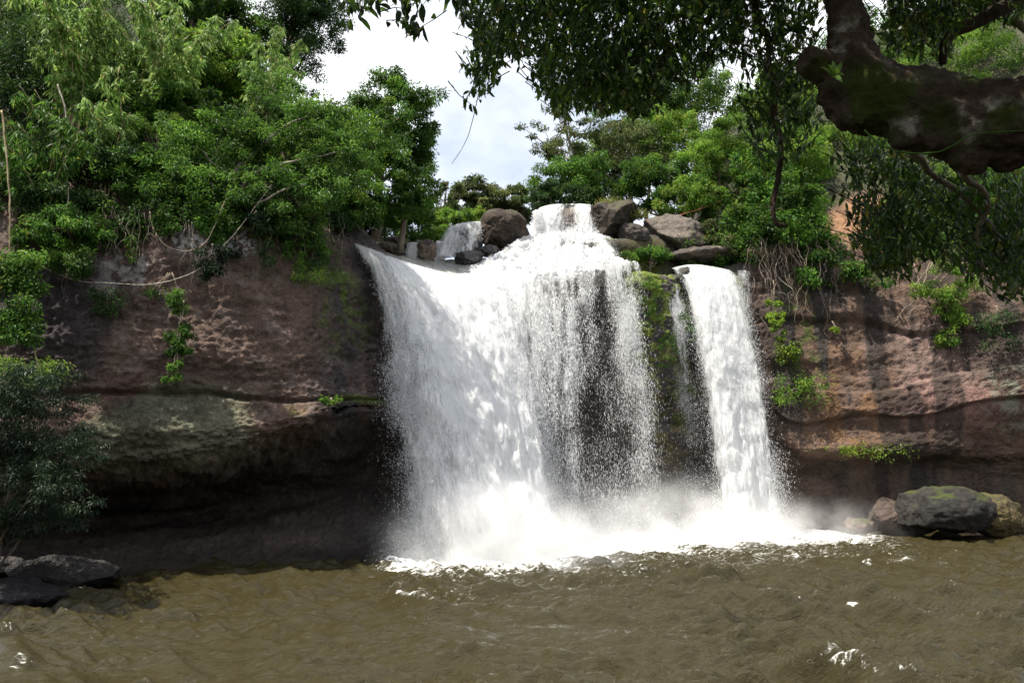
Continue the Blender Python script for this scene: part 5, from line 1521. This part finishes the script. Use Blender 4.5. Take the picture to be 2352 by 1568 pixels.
# ------------------------------------------------------------------ the near tree whose limb crosses the upper right
def near_tree():
    from mathutils import Matrix
    rng = np.random.default_rng(808)
    D = 8.0
    b = np.array([10.5, 6.5, 3.0])
    root = thing('tree', 'great mossy near tree with bent limb and hanging dark leaves', 'tree', b)

    def px(pts):
        c = np.array([P(u, v, d) for u, v, r, d in pts])
        r = 0.93 * np.array([pxm(r, d) for u, v, r, d in pts])
        x = np.linspace(0, len(pts) - 1, 10 * len(pts))
        return catmull(c, x), catmull(r[:, None], x)[:, 0]
    mb = MB()
    limb = [(838, 104, 20, 8.1), (852, 98, 34, 8.0), (880, 100, 41, 8), (915, 108, 41, 8), (955, 120, 46, 7.9), (990, 124, 48, 7.8), (1030, 119, 47, 7.6), (1090, 128, 50, 7.4), (1180, 190, 54, 7.2)]
    p, r = px(limb)
    p2 = np.concatenate([p, catmull(np.array([p[-1], [9.2, 6.9, 6.5], [10.0, 6.6, 4.6], b - np.array([0, 0, .5])]), np.linspace(0, 3, 30))[1:]])
    r2 = np.concatenate([r, np.linspace(r[-1], 0.75, 29)])
    mb.tube(p2, r2, 40)
    p, r = px([(868, 92, 40, 8), (856, 66, 28, 8), (850, 46, 24, 8), (846, 26, 22, 8.0), (842, 0, 20.5, 8.0), (836, -50, 20, 8.1), (842, -120, 18, 8.3), (850, -230, 14, 8.6)])
    mb.tube(p, r, 32)
    p, r = px([(842, 72, 20, 8), (826, 66, 18, 7.95), (812, 62, 17, 7.9), (803, 60, 14, 7.88)])
    mb.tube(p, r, 24)
    V0, F0 = ico(3)
    for (u, v, r, d) in ((832, 92, 14, 7.9), (838, 108, 16, 7.9), (852, 116, 17, 7.85), (968, 156, 20, 7.8), (880, 78, 24, 7.95), (1010, 150, 22, 7.7), (905, 132, 18, 7.8), (823, 100, 8, 7.9), (940, 142, 14, 7.7)):
        mb.add(V0 * pxm(r, d) * np.array([1.1, 1, 0.95]) + P(u, v, d), np.zeros((0, 4), int), F0)
    me = mb.mesh('limb_raw', M_LIMB)
    o = bpy.data.objects.new('trunk', me); COL.objects.link(o)
    md = o.modifiers.new('r', 'REMESH'); md.mode = 'VOXEL'; md.voxel_size = 0.028
    s_ = o.modifiers.new('s', 'SMOOTH'); s_.iterations = 6; s_.factor = 0.6
    dg = bpy.context.evaluated_depsgraph_get()
    ev = o.evaluated_get(dg)
    m2 = bpy.data.meshes.new_from_object(ev)
    o.modifiers.clear()
    n = len(m2.vertices)
    V = np.empty(n * 3); m2.vertices.foreach_get('co', V); V = V.reshape(-1, 3)
    nn = np.empty(n * 3); m2.vertices.foreach_get('normal', nn); nn = nn.reshape(-1, 3)
    V = V + nn * (0.07 * fbm(V * 2.2, 3, 1) + 0.05 * fbm(V * 6, 4, 2) - 0.03 * np.abs(fbm(V * np.array([5, 12, 12]), 3, 7)) + 0.02 * fbm(V * 20, 2, 3))[:, None]
    m2.vertices.foreach_set('co', (V - b).ravel())
    m2.polygons.foreach_set('use_smooth', np.ones(len(m2.polygons), bool))
    moss = np.zeros(n)
    for (u, v, r, d, a) in ((876, 72, 30, 7.6, 0.42), (892, 90, 26, 7.6, 0.42), (868, 100, 22, 7.6, 0.36), (835, 60, 10, 7.7, 0.3), (945, 100, 14, 7.4, 0.36), (1005, 110, 20, 7.3, 0.36), (890, 118, 26, 7.6, 0.3), (970, 80, 16, 7.6, 0.33), (1015, 90, 14, 7.2, 0.3), (826, 55, 8, 7.7, 0.3), (850, 30, 10, 7.7, 0.22)):
        c = P(u, v, d); rr = pxm(r, d)
        moss = np.maximum(moss, a * np.exp(-(np.linalg.norm((V - c) * np.array([1, 0.4, 1]), axis=1) / rr) ** 2))
    at = m2.attributes.new('moss', 'FLOAT', 'POINT'); at.data.foreach_set('value', moss.astype(np.float32))
    m2.update()
    o.data = m2
    if not m2.materials: m2.materials.append(M_LIMB)
    o.parent = root

    def near_foliage(name, regions, seed, leaf=(0.135, 0.048), dr=(8.5, 12.5), mat=M_NEAR, whorl=7, parent=root, base=b, twig_up=0.5):
        rg = np.random.default_rng(seed)
        pos = []; ax = []; mbt = MB()
        for (poly, n) in regions:
            poly = np.array(poly, float)
            lo, hi = poly.min(0), poly.max(0)
            k = 0
            pts = []
            while len(pts) < n:
                q = lo + rg.random((n * 3, 2)) * (hi - lo)
                ins = np.zeros(len(q), bool)
                j = len(poly) - 1
                for i in range(len(poly)):
                    xi, yi = poly[i]; xj, yj = poly[j]
                    cnd = ((yi > q[:, 1]) != (yj > q[:, 1])) & (q[:, 0] < (xj - xi) * (q[:, 1] - yi) / (yj - yi + 1e-9) + xi)
                    ins ^= cnd; j = i
                pts += list(q[ins])
            pts = np.array(pts[:n])
            dd = rg.uniform(dr[0], dr[1], n)
            C = P(pts[:, 0], pts[:, 1], dd)
            for c in C:
                m = whorl + rg.integers(-3, 3)
                dirn = unit(rg.normal(0, 1, 3) * np.array([1, 1, 0.3]) + np.array([0, 0, -0.7]))
                st = c - dirn * rg.uniform(0.25, 0.6) * twig_up * 2 + np.array([0, 0, 0.15])
                mbt.tube(np.array([st, (st + c) / 2 + rg.normal(0, 0.02, 3), c]), np.array([0.007, 0.005, 0.003]), 4)
                along = rg.random((m, 1)) ** 0.7
                pos.append(st + (c - st) * along + rg.normal(0, 0.008, (m, 3)))
                a = dirn * 0.45 + rg.normal(0, 0.5, (m, 3)) + np.array([0, 0, -0.55])
                ax.append(a)
        pos = np.concatenate(pos); ax = np.concatenate(ax); n = len(pos)
        V, f, T = leaves(pos, ax, rg.normal(0, 0.5, (n, 3)) + np.array([0, 0, 1.0]), leaf[0] * rg.uniform(0.6, 1.25, n), leaf[1] * rg.uniform(0.75, 1.2, n), np.clip(rg.normal(0.45, 0.25, n), 0, 1), near=True)
        me = mbt.mesh('twigs', M_NEAR); me.transform(Matrix.Translation(-Vector(base)))
        lo_ = obj(name, leaf_mesh(name, V - base, f, T, mat), parent)
        obj('twigs', me, lo_)

    near_foliage('crown', [
        ([(482, -40), (476, 20), (470, 60), (466, 100), (474, 108), (486, 84), (500, 62), (520, 70), (536, 62), (548, 96), (572, 90), (590, 108), (612, 100), (640, 94), (665, 78), (690, 86), (712, 66), (735, 56), (745, -40)], 1650),
        ([(600, 60), (650, 66), (668, 96), (640, 118), (600, 112), (584, 96)], 240),
        ([(540, 90), (585, 92), (590, 118), (560, 116)], 70)], 1)
    near_foliage('hanging_bough', [
        ([(730, -40), (728, 40), (745, 70), (760, 60), (790, 76), (815, 50), (818, -40)], 300),
        ([(745, 60), (800, 75), (815, 130), (800, 160), (770, 165), (745, 130)], 150),
        ([(880, -40), (1030, -40), (1030, 20), (960, 30), (890, 48)], 420),
        ([(886, 20), (960, 20), (950, 62), (892, 56)], 100)], 2, dr=(9, 12))
    near_foliage('drooping_spray', [
        ([(850, 150), (900, 170), (960, 190), (1030, 190), (1030, 290), (985, 286), (950, 262), (900, 250), (890, 292), (865, 268), (852, 210)], 470),
        ([(985, 240), (1030, 240), (1030, 312), (1000, 300)], 100),
        ([(870, 215), (915, 235), (905, 280), (870, 270)], 90)], 3, dr=(8.6, 11.5), leaf=(0.135, 0.047))
    # the rest of the crown, above: out of view, added to shade the limb
    cc = np.concatenate([np.array([-2.0, 10, 15.5]) + rng.normal(0, 1, (30, 3)) * np.array([4.5, 3.2, 1.6]), np.array([3.5, 8.0, 14.6]) + rng.normal(0, 1, (200, 3)) * np.array([4.0, 2.5, 1.1]), np.array([2.0, 1.0, 14.0]) + rng.normal(0, 1, (230, 3)) * np.array([7.0, 4.5, 1.6])])
    cc = cc[(cc[:, 2] > 6.9 + 0.62 * cc[:, 1])]
    V, f, T = clump_leaves(cc, 0.75, 90, rng, 0.26, 0.11, 0.4, 0.7)
    obj('crown', leaf_mesh('crown', V - b, f, T, M_NEAR), root)
    # branches that carry the foliage
    for pts in ([(846, -20, 16, 8.2), (780, -30, 12, 9), (700, -20, 9, 9.6), (620, 2, 6, 10), (560, 12, 4, 10.4), (500, 6, 2, 10.6)],
                [(842, -60, 14, 8.3), (760, -80, 12, 9.4), (640, -70, 10, 10.4), (520, -40, 6, 11)],
                [(1040, -10, 9, 9.4), (985, 18, 8, 9.4), (950, 36, 6, 9.5), (944, 62, 4, 9.6)],
                [(960, -40, 6, 9.6), (1000, 10, 5, 10), (1040, 40, 4, 10)],
                [(905, 148, 4, 8.2), (930, 170, 3.5, 8.6), (985, 215, 3, 9), (1005, 260, 2, 9.2)],
                [(960, 170, 4, 8.2), (990, 205, 3, 8.8), (975, 240, 2.4, 9), (990, 280, 1.4, 9.2)]):
        p, r = px(pts)
        p = p + 0.05 * np.stack([fbm(p * 2 + k * 5, 2, k) for k in range(3)], -1)
        m3 = MB(); m3.tube(p, np.maximum(r, 0.01), 10, 0.2)
        me = m3.mesh('branch', M_LIMB if pts[0][2] > 7 else M_BARK); me.transform(Matrix.Translation(-Vector(b)))
        obj('branch', me, root)
    # leafy sprout on the knob
    rg = np.random.default_rng(4)
    c = P(832, 76, 7.5)
    ax = np.array([[-0.7, 0, 0.9], [0.1, -0.3, 1], [0.6, 0, 0.8], [-0.3, -0.5, 0.5], [0.4, -0.4, 0.5], [0.9, 0.1, 0.3], [0.2, -0.5, -0.4]])
    V, f, T = leaves(np.repeat(c[None], 7, 0), ax, rg.normal(0, .4, (7, 3)) + np.array([0, -1, 0.5]), 0.16, 0.06, np.full(7, 0.7), True)
    obj('sprout', leaf_mesh('sprout', V - b, f, T, M_NEAR), root)
    return near_foliage


nf = near_tree()
o_top = thing('overhanging_branch', 'leafy twigs hanging from above against the open sky', 'branch', P(410, -60, 7.5))
nf('foliage', [([(345, -6), (352, 24), (362, 18), (378, 8), (395, 4), (390, -10)], 16),
               ([(398, -8), (408, 30), (424, 34), (418, 6), (412, -8)], 11),
               ([(440, -8), (452, 4), (446, 26), (464, 26), (474, 14), (470, -8)], 10)], 9, leaf=(0.165, 0.055), dr=(7, 8), whorl=7, parent=o_top, base=np.array(o_top.location))

vine('thick knotted liana hanging from the canopy', [(757, -20, 10), (756, 20, 10), (768, 40, 10), (766, 65, 10), (776, 90, 10), (775, 115, 10), (781, 145, 10), (779, 175, 10), (774, 200, 10), (776, 222, 10), (786, 226, 10)], 0.052, 11, M_LIMB, amp=0.05, sides=9, noise=0.3)
vine('hair thin tendril dangling in front of the sky', [(478, 92, 10), (472, 120, 10), (466, 140, 10), (452, 164, 10)], 0.006, 12, amp=0.02, sides=4)
vine('thin creeper stem looped under the mossy limb', [(864, 130, 7.4), (880, 144, 7.4), (905, 152, 7.35), (935, 152, 7.3), (955, 144, 7.3), (975, 134, 7.25), (1024, 130, 7.1)], 0.010, 13, M_LEAFB, amp=0.01, sides=5)
